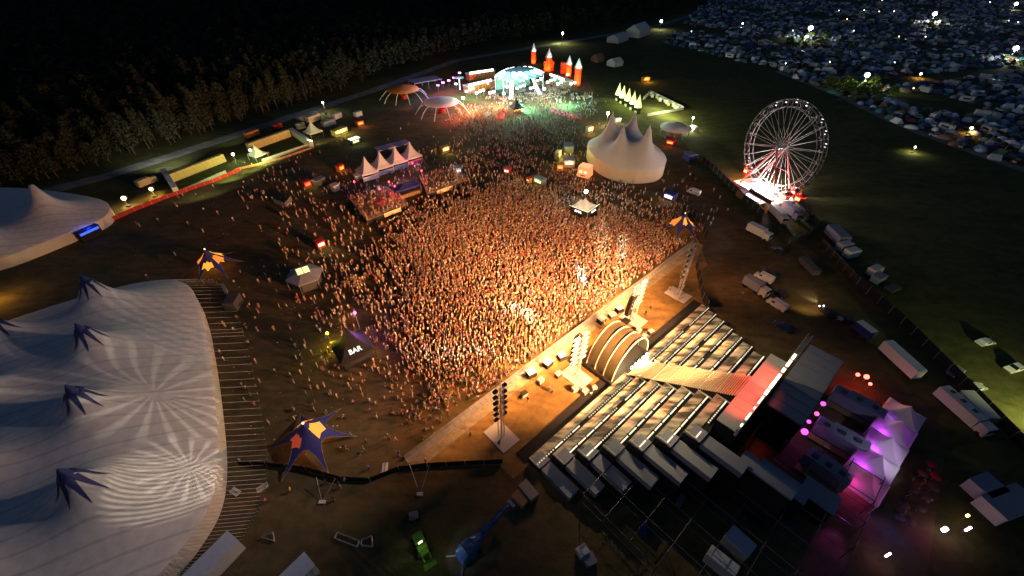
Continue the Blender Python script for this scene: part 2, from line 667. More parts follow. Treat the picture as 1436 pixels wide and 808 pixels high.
# the arched canopy over the performers
arch = thing('arched_canopy', 'olive barrel vaulted canopy with white ribs at the foot of the stage stair', 'canopy', st(0.3, -3), SRZ)
VAULT = mat('olive_vault_cloth', (0.11, 0.095, 0.05), 0.6, 0.2, 0.8)
for k in range(3):
    rows = []
    for bb in (-6 + 2 * k + 0.06, -6 + 2 * (k + 1) - 0.06):
        rows.append([(5.7 * math.cos(t), -(bb + 3), 0.9 + 6.6 * math.sin(t)) for t in [PI * q / 18 for q in range(19)]])
    rin = [[(x * 0.97, y, z - 0.12) for x, y, z in r] for r in rows]
    mb = MB()
    mb.grid(rows, VAULT)
    mb.grid(rin[::-1], VAULT)
    mb.build('canopy_panel', arch)
RIB = mat('white_rib', (0.8, 0.76, 0.62), 0.4, 0.05)
for k in range(4):
    bb = -6 + 2 * k
    mb = MB()
    pts = [(5.76 * math.cos(t), -(bb + 3), 0.2 + 7.4 * math.sin(t)) for t in [PI * q / 18 for q in range(19)]]
    for p, q in zip(pts, pts[1:]):
        mb.tube(p, q, 0.11, RIB)
    mb.build('rib', arch)
mb = MB()
mb.box((0, 0, 0), (12.5, 8, 1.0), BLACKM)
mb.build('stage_deck', arch)
mb = MB()
mb.box((0, -0.4, 1.0), (4.6, 1.0, 1.1), BLACKM)
mb.box((-1, -0.4, 2.1), (1.0, 0.6, 0.16), DARK)
mb.box((0.8, -0.4, 2.1), (1.4, 0.6, 0.16), DARK)
mb.build('mixing_desk', arch)
LAMPW = glow('stage_lamp', (1.0, 0.9, 0.62), 6)
for k in range(9):
    mb = MB()
    mb.box((0, 0, 0), (0.55, 0.3, 0.4), LAMPW)
    mb.box((0, 0.22, -0.1), (0.6, 0.15, 0.6), BLACKM)
    mb.build('stage_lamp', arch, (-0.5 + k * 0.62, -3.7 - (k % 2) * 0.5, 1.15))
light('POINT', st(2.2, 1.6, 3.0), (1.0, 0.82, 0.45), 1100, arch, 0.5)
light('POINT', st(0.3, -2.0, 4.5), (1.0, 0.78, 0.4), 1500, arch, 0.5)

# floodlight towers
LWH = glow('flood_white', (1.0, 0.82, 0.48), 9)
LOFF = mat('lamp_housing', (0.05, 0.05, 0.055), 0.4, 0.2)


def flood_tower(a, b, h, label, lit, plate=True):
    o = thing('floodlight_tower', label, 'light tower', st(a, b), SRZ, 'floodlight towers along the stage front')
    mb = MB()
    c = [(-.35, -.35), (.35, -.35), (.35, .35), (-.35, .35)]
    for x, y in c:
        mb.tube((x, y, 0.2), (x, y, h), 0.06, ALU)
    n = int(h / 0.8)
    for k in range(n):
        z0, z1 = 0.2 + (h - 0.2) * k / n, 0.2 + (h - 0.2) * (k + 1) / n
        for q in range(4):
            p, r_ = c[q], c[(q + 1) % 4]
            mb.tube((*p, z0), (*r_, z1), 0.035, ALU, 4)
    mb.build('mast', o)
    mb = MB()
    mb.box((0, 0, 0), (3.6, 5.2, 0.18), PALE)
    mb.build('base_plate', o)
    for k in range(6):
        zz = h * 0.42 + k * h * 0.105
        for sx in (-1, 1):
            mb = MB()
            if lit:
                mb.box((0, 0, -0.2), (1.5, 0.45, 0.4), PALE)
                mb.box((0, 0.26, -0.16), (1.4, 0.1, 0.32), LWH)
            else:
                mb.box((0, 0, -0.2), (0.7, 0.5, 0.42), LOFF)
                mb.box((0, 0.28, -0.16), (0.6, 0.08, 0.34), LBARD)
            mb.tube((0, -0.1, 0), (-sx * 0.8, -0.1, 0), 0.05, STEEL)
            mb.build('lamp', o, (sx * (1.15 if lit else .9), 0.1, zz))
    return o


T1 = flood_tower(-27.5, -5.8, 13.8, 'truss tower with dark lamps on a pale plate at the lower barrier end', False)
T2 = flood_tower(-8.8, -5.6, 11.5, 'bright truss tower of stacked lamp bars close beside the arched canopy', True)
T3 = flood_tower(12.3, -7.6, 10.4, 'bright truss tower of stacked lamp bars between canopy and far end of barrier', True)
T4 = flood_tower(26.9, -5.3, 13.8, 'pale truss tower with dark lamps close to the bend of the black fence', False)


def line_array(a, b, label):
    o = thing('line_array', label, 'loudspeaker', st(a, b), SRZ, 'speaker columns beside the canopy')
    mb = MB()
    mb.box((0, 0, 0), (1.6, 1.6, 0.35), BLACKM)
    mb.tube((0, -0.7, 0), (0, -0.7, 8), 0.1, BLACKM)
    mb.build('stand', o)
    for k in range(9):
        mb = MB()
        mb.box((0, 0.02 * k * k * -0.3, 2.2 + k * 0.62), (1.5, 0.9, 0.58), BLACK)
        mb.build('speaker_cabinet', o)


line_array(-6.4, -8.4, 'tall black speaker column at the canopy side facing the densest crowd')
line_array(10.6, -8.2, 'tall black speaker column between the canopy and the farther bright lamp tower')

# cases and subwoofers in the pit
pit = [((735, 555), 'silver edged flight case alone on the grass near the stacked subwoofers', ALU, .9), ((745, 527), 'black subwoofer stack at the end of a row along the barrier', BLACK, 1.4), ((768, 513), 'black subwoofer stack in the middle of the row along the barrier', BLACK, 1.4),
       ((788, 503), 'black subwoofer stack closest to the lamp tower by the canopy', BLACK, 1.4), ((758, 536), 'pale case behind the black subwoofers in the pit', PALE, .9), ((783, 528), 'dark equipment case beside the pale case in the pit', DARK, 1.0),
       ((806, 548), 'white equipment box below the canopy foot by the dark steps', WHITE, .9), ((820, 552), 'pale equipment trunk touching the white box at the canopy foot', PALE, .9), ((833, 546), 'small white crate next to the lowest terrace and canopy', WHITE, .7),
       ((843, 452), 'black subwoofer stack behind the canopy crest near the barrier', BLACK, 1.4), ((858, 446), 'dark equipment rack behind the canopy by the trackway', DARK, 1.2), ((868, 437), 'round black speaker bin close to the second speaker column', BLACK, 1.3),
       ((895, 466), 'pale box beside the farther rib end of the canopy', PALE, .8), ((903, 474), 'cream crate at the stair end of the canopy', CREAM, .8), ((912, 468), 'dark box between canopy and farther terraces', DARK, .9)]
for k, (p, lab, m, s_) in enumerate(pit):
    o = thing('equipment_case', lab, 'equipment', at(*p), SRZ + random.uniform(-.3, .3), 'equipment in the stage pit')
    mb = MB()
    mb.box((0, 0, 0.08), (1.25 * s_, 0.95 * s_, 0.85 * s_), m)
    mb.build('body', o)
    mb = MB()
    mb.box((0, 0, 0.085 + 0.85 * s_), (1.29 * s_, 0.99 * s_, 0.12), ALU if m is not ALU else BLACKM)
    mb.build('lid', o)
    mb = MB()
    for x in (-.5, .5):
        for y in (-.35, .35):
            mb.tube((x * s_, y * s_, 0), (x * s_, y * s_, 0.08), 0.06, TYRE)
    mb.build('castors', o)
for k, (p, lab) in enumerate([((935, 663), 'dark red speaker box on the top terrace near the lower end'), ((1045, 500), 'dark red speaker box on a high terrace past the stair'), ((1066, 492), 'dark red speaker box at the outer end of the highest terrace')]):
    pass

# crowd barrier and its panels
bar = thing('crowd_barrier', 'long pale steel crowd barrier between the audience and the pit', 'barrier', st(0, -9.7))
bp0, bp1 = at(575, 654), at(981, 342)
bdir = (bp1 - bp0).normalized()
bang = math.atan2(bdir.y, bdir.x)
mb = MB()
mb.box((0, 0, 0.12), (1.16, 0.05, 1.0), STEEL)
mb.box((0, -0.45, 0), (1.16, 0.95, 0.05), STEEL)
mb.tube((-.5, -.8, 0.05), (-.5, 0, 1.0), 0.03, STEEL, 4)
mb.tube((.5, -.8, 0.05), (.5, 0, 1.0), 0.03, STEEL, 4)
bmesh_ = mb.mesh('barrier_panel')
nb = int((bp1 - bp0).length / 1.2)
for k in range(nb):
    p = bp0 + bdir * (k + 0.5) * 1.2 + Vector((-bdir.y, bdir.x, 0)) * 1.5 - st(0, -9.7)
    share('barrier_panel', bmesh_, bar, p, bang)


# fences
def fence(name, label, pix, h, m, pw=3.0, post=None, cat='fence'):
    pts = [at(*p) for p in pix]
    o = thing(name, label, cat, pts[0])
    mb = MB()
    mb.box((0, 0, 0.05), (pw - 0.08, 0.06, h - 0.1), m)
    for x in (-pw / 2 + .04, pw / 2 - .04):
        mb.tube((x, 0, 0), (x, 0, h), 0.04, STEEL, 5)
    me = mb.mesh('fence_panel')
    for p, q in zip(pts, pts[1:]):
        d = q - p
        n = max(1, round(d.length / pw))
        a = math.atan2(d.y, d.x)
        for k in range(n):
            share('fence_panel', me, o, p + d * ((k + 0.5) / n) - pts[0], a, (d.length / n / pw, 1, 1))
    return o


fence('screen_fence', 'black screened fence running from the big striped tent to the stage corner', [(335, 652), (375, 654), (430, 660), (480, 674), (520, 676), (560, 660), (600, 655), (705, 650)], 1.35, BLACK)
fence('screen_fence', 'black screened fence bending past the orange star canopy to the terraces', [(962, 288), (985, 322), (990, 338), (975, 372), (985, 420), (992, 432)], 2.2, BLACK)
fence('screen_fence', 'long black screened fence between the parked trucks and the open green meadow', [(1150, 345), (1200, 400), (1262, 455), (1345, 540), (1436, 636), (1500, 700)], 2.4, BLACK)
fence('screen_fence', 'dark fence from the round kiosk tent to the lorries under the big wheel', [(978, 222), (1000, 240), (1040, 280), (1070, 305)], 2.2, BLACK)
fence('red_banner_fence', 'low fence with red banner panels along the front of the cabin enclosures', [(155, 312), (190, 296), (236, 278), (300, 256), (338, 240)], 1.3, REDC, 2.6)
fence('white_screen', 'low white ribbed screen in front of the nearer cabin enclosure', [(252, 272), (318, 243)], 1.2, PALE, 1.4)
fence('white_screen', 'low white ribbed screen in front of the farther cabin enclosure', [(368, 228), (436, 205)], 1.3, PALE, 1.4)
fence('banner_fence', 'pale orange banner fence below the white marquee and its lamp', [(330, 240), (362, 232), (400, 222), (440, 208)], 0.9, mat('faded_orange', (0.42, 0.2, 0.1), 0.7), 2.0)


# ------------------------------------------------------------------ tensile tents
def smooth_outline(pts, n=3):
    p = [Vector((q[0], q[1])) for q in pts]
    for _ in range(n):
        r = []
        for i in range(len(p)):
            a, b = p[i], p[(i + 1) % len(p)]
            r += [a * .75 + b * .25, a * .25 + b * .75]
        p = r
    return p


def inside(px, py, poly):
    poly = np.asarray([(q[0], q[1]) for q in poly])
    r = np.zeros(np.shape(px), bool)
    n = len(poly)
    for i in range(n):
        x0, y0 = poly[i]
        x1, y1 = poly[(i + 1) % n]
        c = ((y0 > py) != (y1 > py))
        with np.errstate(divide='ignore', invalid='ignore'):
            r ^= c & (px < (x1 - x0) * (py - y0) / (y1 - y0 + 1e-12) + x0)
    return r


class Membrane:
    def __init__(s, outline, masts, eave, pin=0.9, N=130, h0=6.0, decay=6.0, its=1500):
        s.out = smooth_outline(outline)
        xs = [p.x for p in s.out]
        ys = [p.y for p in s.out]
        s.c = Vector(((min(xs) + max(xs)) / 2, (min(ys) + max(ys)) / 2))
        s.x0, s.y0 = min(xs) - 1, min(ys) - 1
        s.h = max(max(xs) - min(xs), max(ys) - min(ys)) / (N - 3) + 0.02
        s.N, s.eave, s.masts = N, eave, masts
        X, Y = np.meshgrid(s.x0 + s.h * np.arange(N), s.y0 + s.h * np.arange(N), indexing='ij')
        ins = inside(X, Y, s.out)
        Z = np.full((N, N), float(eave))
        fix = ~ins
        pinm = np.zeros((N, N), bool)
        for m in masts:
            d = np.hypot(X - m[0], Y - m[1])
            k = d < max(pin, s.h * 0.8)
            Z[k] = m[2] - 0.35 * d[k]
            pinm |= k
        free = ins & ~pinm
        kap = (s.h / decay) ** 2 / 4
        for _ in range(its):
            A = np.zeros_like(Z)
            A[1:-1, 1:-1] = ((Z[2:, 1:-1] + Z[:-2, 1:-1] + Z[1:-1, 2:] + Z[1:-1, :-2]) / 4 + kap * h0) / (1 + kap)
            Z = np.where(free, Z + 1.0 * (A - Z), Z)
        s.Z = Z

    def z(s, x, y):
        fx, fy = (x - s.x0) / s.h, (y - s.y0) / s.h
        i, j = int(min(max(fx, 0), s.N - 2)), int(min(max(fy, 0), s.N - 2))
        u, v = fx - i, fy - j
        Z = s.Z
        return float(Z[i, j] * (1 - u) * (1 - v) + Z[i + 1, j] * u * (1 - v) + Z[i, j + 1] * (1 - u) * v + Z[i + 1, j + 1] * u * v)

    def roof(s, m, nr=56):
        mb = MB()
        n = len(s.out)
        rows = []
        for k in range(nr + 1):
            t = k / nr
            row = []
            for p in s.out + [s.out[0]]:
                q = s.c + (p - s.c) * t
                zz = s.z(q.x, q.y) if t < 0.995 else s.eave
                row.append((q.x - s.c.x, q.y - s.c.y, max(zz, s.eave)))
            rows.append(row)
        mb.grid(rows, m)
        return mb

    def wall(s, m, inset=0.12):
        mb = MB()
        q = [(s.c + (p - s.c) * (1 - inset / 20)) - s.c for p in s.out]
        q.append(q[0])
        rows = [[(p.x, p.y, zz) for p in q] for zz in (0.0, s.eave * .5, s.eave - 0.02)]
        for r in (1,):
            rows[r] = [(x + 0.06 * math.sin(i * 1.9), y + 0.06 * math.cos(i * 1.3), z) for i, (x, y, z) in enumerate(rows[r])]
        mb.grid(rows, m, False)
        return mb

    def star(s, mast, m, rad=4.6, n=8, rot=0.0):
        mb = MB()
        for k in range(n):
            a = rot + 2 * PI * k / n
            L, C, Rr = [], [], []
            for q in range(7):
                r = 0.15 + (rad - 0.15) * q / 6
                w = (0.40 * r if q < 2 else 0.52 * (1 - q / 6) + 0.02)
                for lst, off in ((L, w), (C, 0), (Rr, -w)):
                    x = mast[0] + math.cos(a) * r - math.sin(a) * off
                    y = mast[1] + math.sin(a) * r + math.cos(a) * off
                    lst.append((x - s.c.x, y - s.c.y, s.z(x, y) + 0.16))
            mb.grid([L, C, Rr], m)
        mb.lathe([(0.9, -0.5), (0.5, 0.4), (0.12, 1.2), (0.02, 1.3)], m, 8, (mast[0] - s.c.x, mast[1] - s.c.y, mast[2]))
        return mb


# --- the big striped-light tent
m1 = at(118, 392, 15)
du, dv = Vector((0.585, -0.811)), Vector((0.811, 0.585))


def uv(u, v):
    return Vector((m1.x, m1.y)) + du * u + dv * v


EV = 3.6
eave_px = [(262, 391), (283, 432), (296, 510), (305, 595), (307, 655), (297, 706), (268, 752), (232, 796), (205, 822)]
outl = [(p.x, p.y) for p in (at(*q, EV) for q in eave_px)]
outl += [tuple(uv(*q)) for q in ((66, -8), (66, -26), (58, -36), (0, -36), (-14, -26), (-15, -8), (-14, 4))]
masts = [at(118, 392, 15), at(112, 461, 15), at(100, 548, 15), at(90, 665, 15)]
m2 = [Vector((*uv(3.9 + 15.2 * k, -12.5), 14.5)) for k in range(4)]
m3 = [Vector((*uv(4 + 15.2 * k, -26), 14.5)) for k in range(4)]
big = Membrane(outl, masts + m2 + m3, EV, pin=1.3, N=150, h0=6.4, decay=7.5)
bt = thing('show_tent', 'huge white many masted show tent with dark blue star caps and long guy ropes', 'tent', (big.c.x, big.c.y, 0))
TENTF = mat('big_tent_fabric', (0.62, 0.58, 0.56), 0.75, 0.05, 0.12, bump=0.05)
_nt = TENTF.node_tree
_tc = _nt.nodes.new('ShaderNodeTexCoord')
_mp = _nt.nodes.new('ShaderNodeMapping')
_mp.inputs['Rotation'].default_value = (0, 0, 0.945)
_nt.links.new(_tc.outputs['Object'], _mp.inputs[0])
_wv = _nt.nodes.new('ShaderNodeTexWave')
_wv.inputs['Scale'].default_value = 0.14
_wv.inputs['Distortion'].default_value = 0.25
_nt.links.new(_mp.outputs[0], _wv.inputs[0])
_mr = _nt.nodes.new('ShaderNodeMapRange')
_mr.inputs['From Min'].default_value = 0.0
_mr.inputs['From Max'].default_value = 0.09
_mr.inputs['To Min'].default_value = 0.78
_nt.links.new(_wv.outputs['Fac'], _mr.inputs[0])
_bs = _nt.nodes['Principled BSDF']
_sk = _bs.inputs['Base Color'].links[0].from_socket
_nz = _nt.nodes.new('ShaderNodeTexNoise')
_nz.inputs['Scale'].default_value = 0.9
_nz.inputs['Detail'].default_value = 6
_nt.links.new(_tc.outputs['Object'], _nz.inputs['Vector'])
_m2 = _nt.nodes.new('ShaderNodeMapRange')
_m2.inputs['From Min'].default_value = 0.35
_m2.inputs['From Max'].default_value = 0.6
_m2.inputs['To Min'].default_value = 0.86
_nt.links.new(_nz.outputs['Fac'], _m2.inputs[0])
_mm = _nt.nodes.new('ShaderNodeMath')
_mm.operation = 'MULTIPLY'
_nt.links.new(_mr.outputs[0], _mm.inputs[0])
_nt.links.new(_m2.outputs[0], _mm.inputs[1])
_ml = _nt.nodes.new('ShaderNodeMix')
_ml.data_type = 'RGBA'
_ml.blend_type = 'MULTIPLY'
_ml.inputs[0].default_value = 1
_nt.links.new(_sk, _ml.inputs[6])
_nt.links.new(_mm.outputs[0], _ml.inputs[7])
_nt.links.new(_ml.outputs[2], _bs.inputs['Base Color'])
big.roof(TENTF, 72).build('roof', bt)
big.wall(mat('side_wall_fabric', (0.6, 0.55, 0.47), 0.8, 0.08, 0.5)).build('side_wall', bt)
STARB = mat('star_blue', (0.022, 0.03, 0.13), 0.6, 0.15)
for k, m in enumerate(masts + m2[:1]):
    big.star(m, STARB, 2.6, 8, 0.3 + k * 0.2).build('star_cap', bt)
ROPE = mat('guy_rope', (0.45, 0.43, 0.38), 0.8, 0.1)
n_ = len(big.out)
for k in range(0, n_):
    p = big.out[k]
    d = (p - big.c).normalized()
    rel = p - Vector((m1.x, m1.y))
    u_, v_ = rel.dot(du), rel.dot(dv)
    if v_ < -4:
        continue
    q = p + (dv * 0.85 + d * 0.35).normalized() * 5.6
    nx = big.out[(k + 1) % n_]
    for f_ in np.arange(0, max(1, round((nx - p).length / 1.5))) / max(1, round((nx - p).length / 1.5)):
        pp = p + (nx - p) * float(f_)
        qq = q + (nx - p) * float(f_)
        mb = MB()
        a_ = (pp.x - big.c.x, pp.y - big.c.y, EV)
        b_ = (qq.x - big.c.x, qq.y - big.c.y, 0.15)
        mb.tube(a_, b_, 0.035, ROPE, 3)
        mb.tube((*b_[:2], 0), (*b_[:2], 0.6), 0.05, STEEL, 4)
        mb.build('guy_rope', bt)

# --- the second white tent
outl = [(p.x, p.y) for p in (at(*q, 3.0) for q in [(0, 364), (55, 343), (110, 321), (146, 306), (156, 293), (150, 282), (118, 274), (60, 266), (0, 262), (-80, 268), (-140, 300), (-90, 385)])]
sm_ = [at(42, 258, 13.5), at(-75, 300, 13.5)]
t2 = Membrane(outl, sm_, 3.0, pin=0.9, N=100, h0=4.4, decay=6.5)
t2o = thing('marquee_tent', 'white peaked marquee with pale walls and a blue lit doorway near the forest road', 'tent', (t2.c.x, t2.c.y, 0))
t2.roof(TENTF, 48).build('roof', t2o)
t2.wall(mat('side_wall_fabric', (0.6, 0.55, 0.47))).build('side_wall', t2o)
dp = at(130, 333, 0)
BLUEG = glow('blue_door', (0.03, 0.12, 1.0), 1.6)
mb = MB()
mb.box((0, 0, 0), (5.2, 1.6, 2.6), BLACK)
mb.box((0, 0, 2.62), (5.4, 1.9, 0.2), BLUEC)
mb.box((0, -0.86, 1.9), (4.6, 0.06, 0.6), BLUEG)
mb.build('doorway', t2o, (dp.x - t2.c.x, dp.y - t2.c.y, 0), ang((110, 338), (140, 324)))
light('POINT', dp + Vector((0.5, 0.2, 3.3)), (0.03, 0.15, 1.0), 160, t2o, 0.4)

# --- the circus tent
outl = [(28, 157), (27.8, 147), (30.5, 139.3), (34, 134.5), (39, 131.6), (46, 131.8), (51.4, 134.9), (54.6, 142.3), (54, 152), (50, 160), (42, 164), (33, 163)]
cm = [at(859, 163, 16), at(890, 162, 16), at(874, 181, 15.5), at(911, 181, 16)]
ct = Membrane(outl, cm, 4.6, pin=0.8, N=110, h0=8.4, decay=6.0)
co = thing('circus_tent', 'white four peaked circus tent with tall pale walls beside the crowd', 'tent', (ct.c.x, ct.c.y, 0))
ct.roof(mat('circus_fabric', (0.66, 0.62, 0.57), 0.75, 0.08, 0.2), 52).build('roof', co)
ct.wall(mat('circus_wall', (0.60, 0.50, 0.36), 0.8, 0.1, 0.6)).build('side_wall', co)
for m in cm:
    mb = MB()
    mb.lathe([(0.85, -0.6), (0.4, 0.3), (0.06, 1.5), (0.01, 1.6)], WHITE, 10)
    mb.build('mast_cap', co, (m.x - ct.c.x, m.y - ct.c.y, m.z))


# ------------------------------------------------------------------ small tents
def pagoda_roof(w, d, h0, h1, m, eave_drop=0.45):
    mb = MB()
    rows = []
    for k in range(8):
        t = 1 - k / 7
        zz = h0 + (h1 - h0) * (1 - t) ** 1.9
        ring = []
        for q in range(4):
            x0, y0 = [(-1, -1), (1, -1), (1, 1), (-1, 1)][q]
            x1, y1 = [(-1, -1), (1, -1), (1, 1), (-1, 1)][(q + 1) % 4]
            for s_ in range(4):
                f = s_ / 4
                sag = 0.12 * math.sin(PI * f) * t
                ring.append(((x0 + (x1 - x0) * f) * w / 2 * max(t, .012), (y0 + (y1 - y0) * f) * d / 2 * max(t, .012), zz - sag))
        ring.append(ring[0])
        rows.append(ring)
    rows.insert(0, [(x, y, z - eave_drop) for x, y, z in rows[0]])
    mb.grid(rows, m)
    return mb


def pagoda(label, loc, rz, w, d, h0, h1, m, group=None, name='pagoda_tent', back=None, legs=True, legm=ALU, front=None):
    o = thing(name, label, 'tent', loc, rz, group)
    pagoda_roof(w, d, h0, h1, m).build('roof', o)
    if legs:
        for x in (-1, 1):
            for y in (-1, 1):
                mb = MB()
                mb.tube((x * (w / 2 - .1), y * (d / 2 - .1), 0), (x * (w / 2 - .1), y * (d / 2 - .1), h0), 0.07, legm)
                mb.build('leg', o)
    if back:
        mb = MB()
        mb.box((0, d / 2 - .12, 0.02), (w - .2, 0.05, h0 - .1), back)
        mb.build('back_wall', o)
    if front:
        mb = MB()
        mb.box((0, -d / 2 + .12, 0.02), (w - .2, 0.05, h0 - .35), front)
        mb.build('front_light_stop', o)
    return o


# four white pagodas with the bar terrace behind the crowd
rz = ang((512, 247), (585, 226))
for k, (p, lab) in enumerate([((517, 249), 'white pagoda tent at the darker end of the row of four, beside the pale box'), ((537, 241), 'second white pagoda tent of the joined row, bluish lit front'),
                              ((558, 234), 'third white pagoda tent of the joined row, below the lilac hall roof'), ((578, 227), 'white pagoda tent at the bright pink corner of the joined row')]):
    pg_ = pagoda(lab, at(*p), rz, 6.0, 6.0, 2.8, 7.6, WHITET, 'row of four white pagoda tents')
    mb = MB()
    mb.box((0, -2.6, 0.1), (5.6, 0.08, 1.5), [WHITE, mat('pale_blue_banner', (.3, .42, .6)), mat('blue_banner', (.12, .2, .4)), mat('pink_banner', (.55, .12, .3))][k])
    mb.build('front_banner', pg_)
    mb = MB()
    mb.box((0, 2.7, 0.1), (5.7, 0.06, 2.6), DARK)
    mb.build('back_wall', pg_)
light('POINT', at(533, 259, 2.4), (0.5, 0.7, 1.0), 420, None, 0.5)
light('POINT', at(566, 246, 2.4), (0.9, 0.35, 0.8), 360, None, 0.5)
light('POINT', at(582, 230, 2.0), (1.0, 0.45, 0.6), 260, None, 0.5)
hall = thing('flat_hall_tent', 'long low lilac lit flat roofed tent behind the four white pagodas', 'tent', at(553, 216), rz)
mb = MB()
mb.box((0, 0, 3.2), (13, 4.2, 0.3), mat('lilac_fabric', (0.42, 0.34, 0.52), 0.7))
mb.build('roof', hall)
mb = MB()
mb.box((0, 0, 0), (12.6, 3.8, 3.2), DARK)
mb.build('body', hall)
light('SPOT', at(550, 232, 11), (0.75, 0.4, 1.0), 900, None, 0.3, at(545, 225, 4), 120)
light('POINT', at(566, 219, 4.6), (1.0, 0.1, 0.25), 90, None, 0.3)
o = thing('counter_box', 'small pale box bar at the end of the white pagoda row', 'bar counter', at(503, 250), rz)
mb = MB(); mb.box((0, 0, 0), (2.6, 1.6, 1.3), PALE); mb.build('body', o)
mb = MB(); mb.box((0, 0, 1.3), (2.8, 1.8, .1), WHITE); mb.build('top', o)

# raised guest decks with a lit front edge
DECKL = glow('deck_front', (1.0, 0.55, 0.25), 1.0)


def guest_deck(label, quad, h, banner):
    p = [at(*q) for q in quad]
    o = thing('guest_deck', label, 'platform', p[0])
    l = [q - p[0] for q in p]
    mb = MB(); mb.prism(l, 0.0, h - 0.1, BLACK); mb.build('base', o)
    mb = MB(); mb.prism(l, h - 0.09, h, WOOD); mb.build('floor', o)
    for a, b in ((0, 1), (1, 2), (0, 3)):
        d = l[b] - l[a]
        n = max(2, round(d.length / 2.2))
        mb = MB()
        for k in range(n + 1):
            q = l[a] + d * (k / n)
            mb.tube((q.x, q.y, h), (q.x, q.y, h + 1.1), 0.04, STEEL, 4)
        for zz in (0.55, 1.1):
            mb.tube((l[a].x, l[a].y, h + zz), (l[b].x, l[b].y, h + zz), 0.035, STEEL, 4)
        mb.build('railing', o)
    d = l[1] - l[0]
    mb = MB()
    c = l[0] + d * banner
    nrm = Vector((d.y, -d.x, 0)).normalized()
    mb.box((c.x + nrm.x * .12, c.y + nrm.y * .12, h * .25), (d.length * .42, 0.08, 1.3), mat('cream_banner', (0.75, 0.6, 0.42), 0.6), math.atan2(d.y, d.x))
    mb.build('banner', o)
    return o


deckA = [(516, 316), (572, 294), (552, 270), (490, 284)]
deckB = [(600, 279), (652, 260), (636, 240), (590, 256)]
guest_deck('raised guest deck packed with people, cream banner on its rail, beside the dark blue canopy', deckA, 1.6, 0.62)
guest_deck('smaller raised guest deck past the dark blue canopy with a cream banner', deckB, 1.6, 0.45)
for k, q in enumerate([(500, 268), (548, 268), (535, 278), (580, 241), (593, 252), (556, 274)]):
    o = thing('red_lamp', ['small red lamp by the dark end of the white pagoda row', 'small red lamp on the guest deck next to the blue canopy', 'small magenta lamp over the packed guest deck', 'small red lamp in front of the pink pagoda corner', 'small red lamp on the smaller guest deck', 'small pinkish lamp near the rail of the blue canopy'][k], 'lamp', at(*q))
    mb = MB(); mb.tube((0, 0, 0), (0, 0, 3.1), 0.05, STEEL); mb.build('pole', o)
    mb = MB(); mb.ball((0, 0, 3.25), 0.28, glow('red_bulb', (1.0, 0.04, 0.08), 12)); mb.build('bulb', o)
    light('POINT', at(*q, 3.0), (1, 0.06, 0.12), 130, o, 0.2)
o = pagoda('dark blue flat topped canopy with a lit counter between the two guest decks', at(570, 272), rz, 9, 4.5, 3.0, 3.8, BLUEC, None, 'blue_canopy')
mb = MB(); mb.box((0, -2.1, 0), (8, .8, 1.1), WOOD); mb.build('counter', o)
mb = MB(); mb.box((1, -1.9, 2.5), (3.5, .15, .2), glow('counter_lamp', (1, .8, .35), 6)); mb.build('counter_lamp', o)


# star shaped shades
def star_shade(label, loc, rad, h, arms, rot, panels):
    o = thing('star_canopy', label, 'canopy', loc, rot, 'blue star canopies around the crowd')
    nt = arms * 18
    rows = []
    for k in range(13):
        t = k / 12
        row = []
        for q in range(nt + 1):
            th = 2 * PI * q / nt
            ph = abs((th * arms / (2 * PI) + .5) % 1.0 - .5) * 2
            edge = rad / (1 + 1.55 * math.sin(ph * PI / 2) ** .75)
            r = edge * t
            zz = 0.4 + (h - .4) * (1 - min(1, r / rad)) ** 1.25 + 0.9 * (1 - min(1, r / (rad * .28))) ** 2 * (r < rad * .28)
            row.append((r * math.cos(th), r * math.sin(th), zz))
        rows.append(row)
    mb = MB(); mb.grid(rows, BLUEC); mb.build('canopy', o)
    mb = MB()
    for p, q in zip(rows[-1], rows[-1][1:]):
        mb.tube(p, q, 0.045, mat('piping', (0.22, 0.2, 0.24), 0.7), 4)
    mb.build('piping', o)
    OG = glow('lantern_orange', (1.0, 0.25, 0.02), 1.1)  # inner light through the cloth is put into these panels as emission
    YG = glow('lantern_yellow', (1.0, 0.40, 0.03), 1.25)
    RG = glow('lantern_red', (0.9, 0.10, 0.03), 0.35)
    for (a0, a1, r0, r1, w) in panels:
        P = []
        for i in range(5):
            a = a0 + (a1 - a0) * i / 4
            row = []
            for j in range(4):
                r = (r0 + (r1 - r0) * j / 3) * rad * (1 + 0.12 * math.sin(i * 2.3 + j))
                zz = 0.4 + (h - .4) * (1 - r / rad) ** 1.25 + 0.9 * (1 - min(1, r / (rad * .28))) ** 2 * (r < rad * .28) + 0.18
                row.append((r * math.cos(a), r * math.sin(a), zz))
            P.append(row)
        mb = MB(); mb.grid(P, {'o': OG, 'y': YG, 'r': RG}[w]); mb.build('painted_glow_panel', o)
    mb = MB(); mb.tube((0, 0, 0), (0, 0, h + 0.8), 0.09, STEEL); mb.build('mast', o)
    mb = MB(); mb.ball((0, 0, h + 1.0), 0.2, glow('bulb_white', (1, .7, .45), 2.5)); mb.build('bulb', o)
    light('POINT', (loc.x, loc.y, h * .45), (1.0, 0.35, 0.06), 300, o, 0.5)
    light('POINT', (loc.x, loc.y, h + 1.4), (1.0, 0.6, 0.25), 14, o, 0.3)
    return o


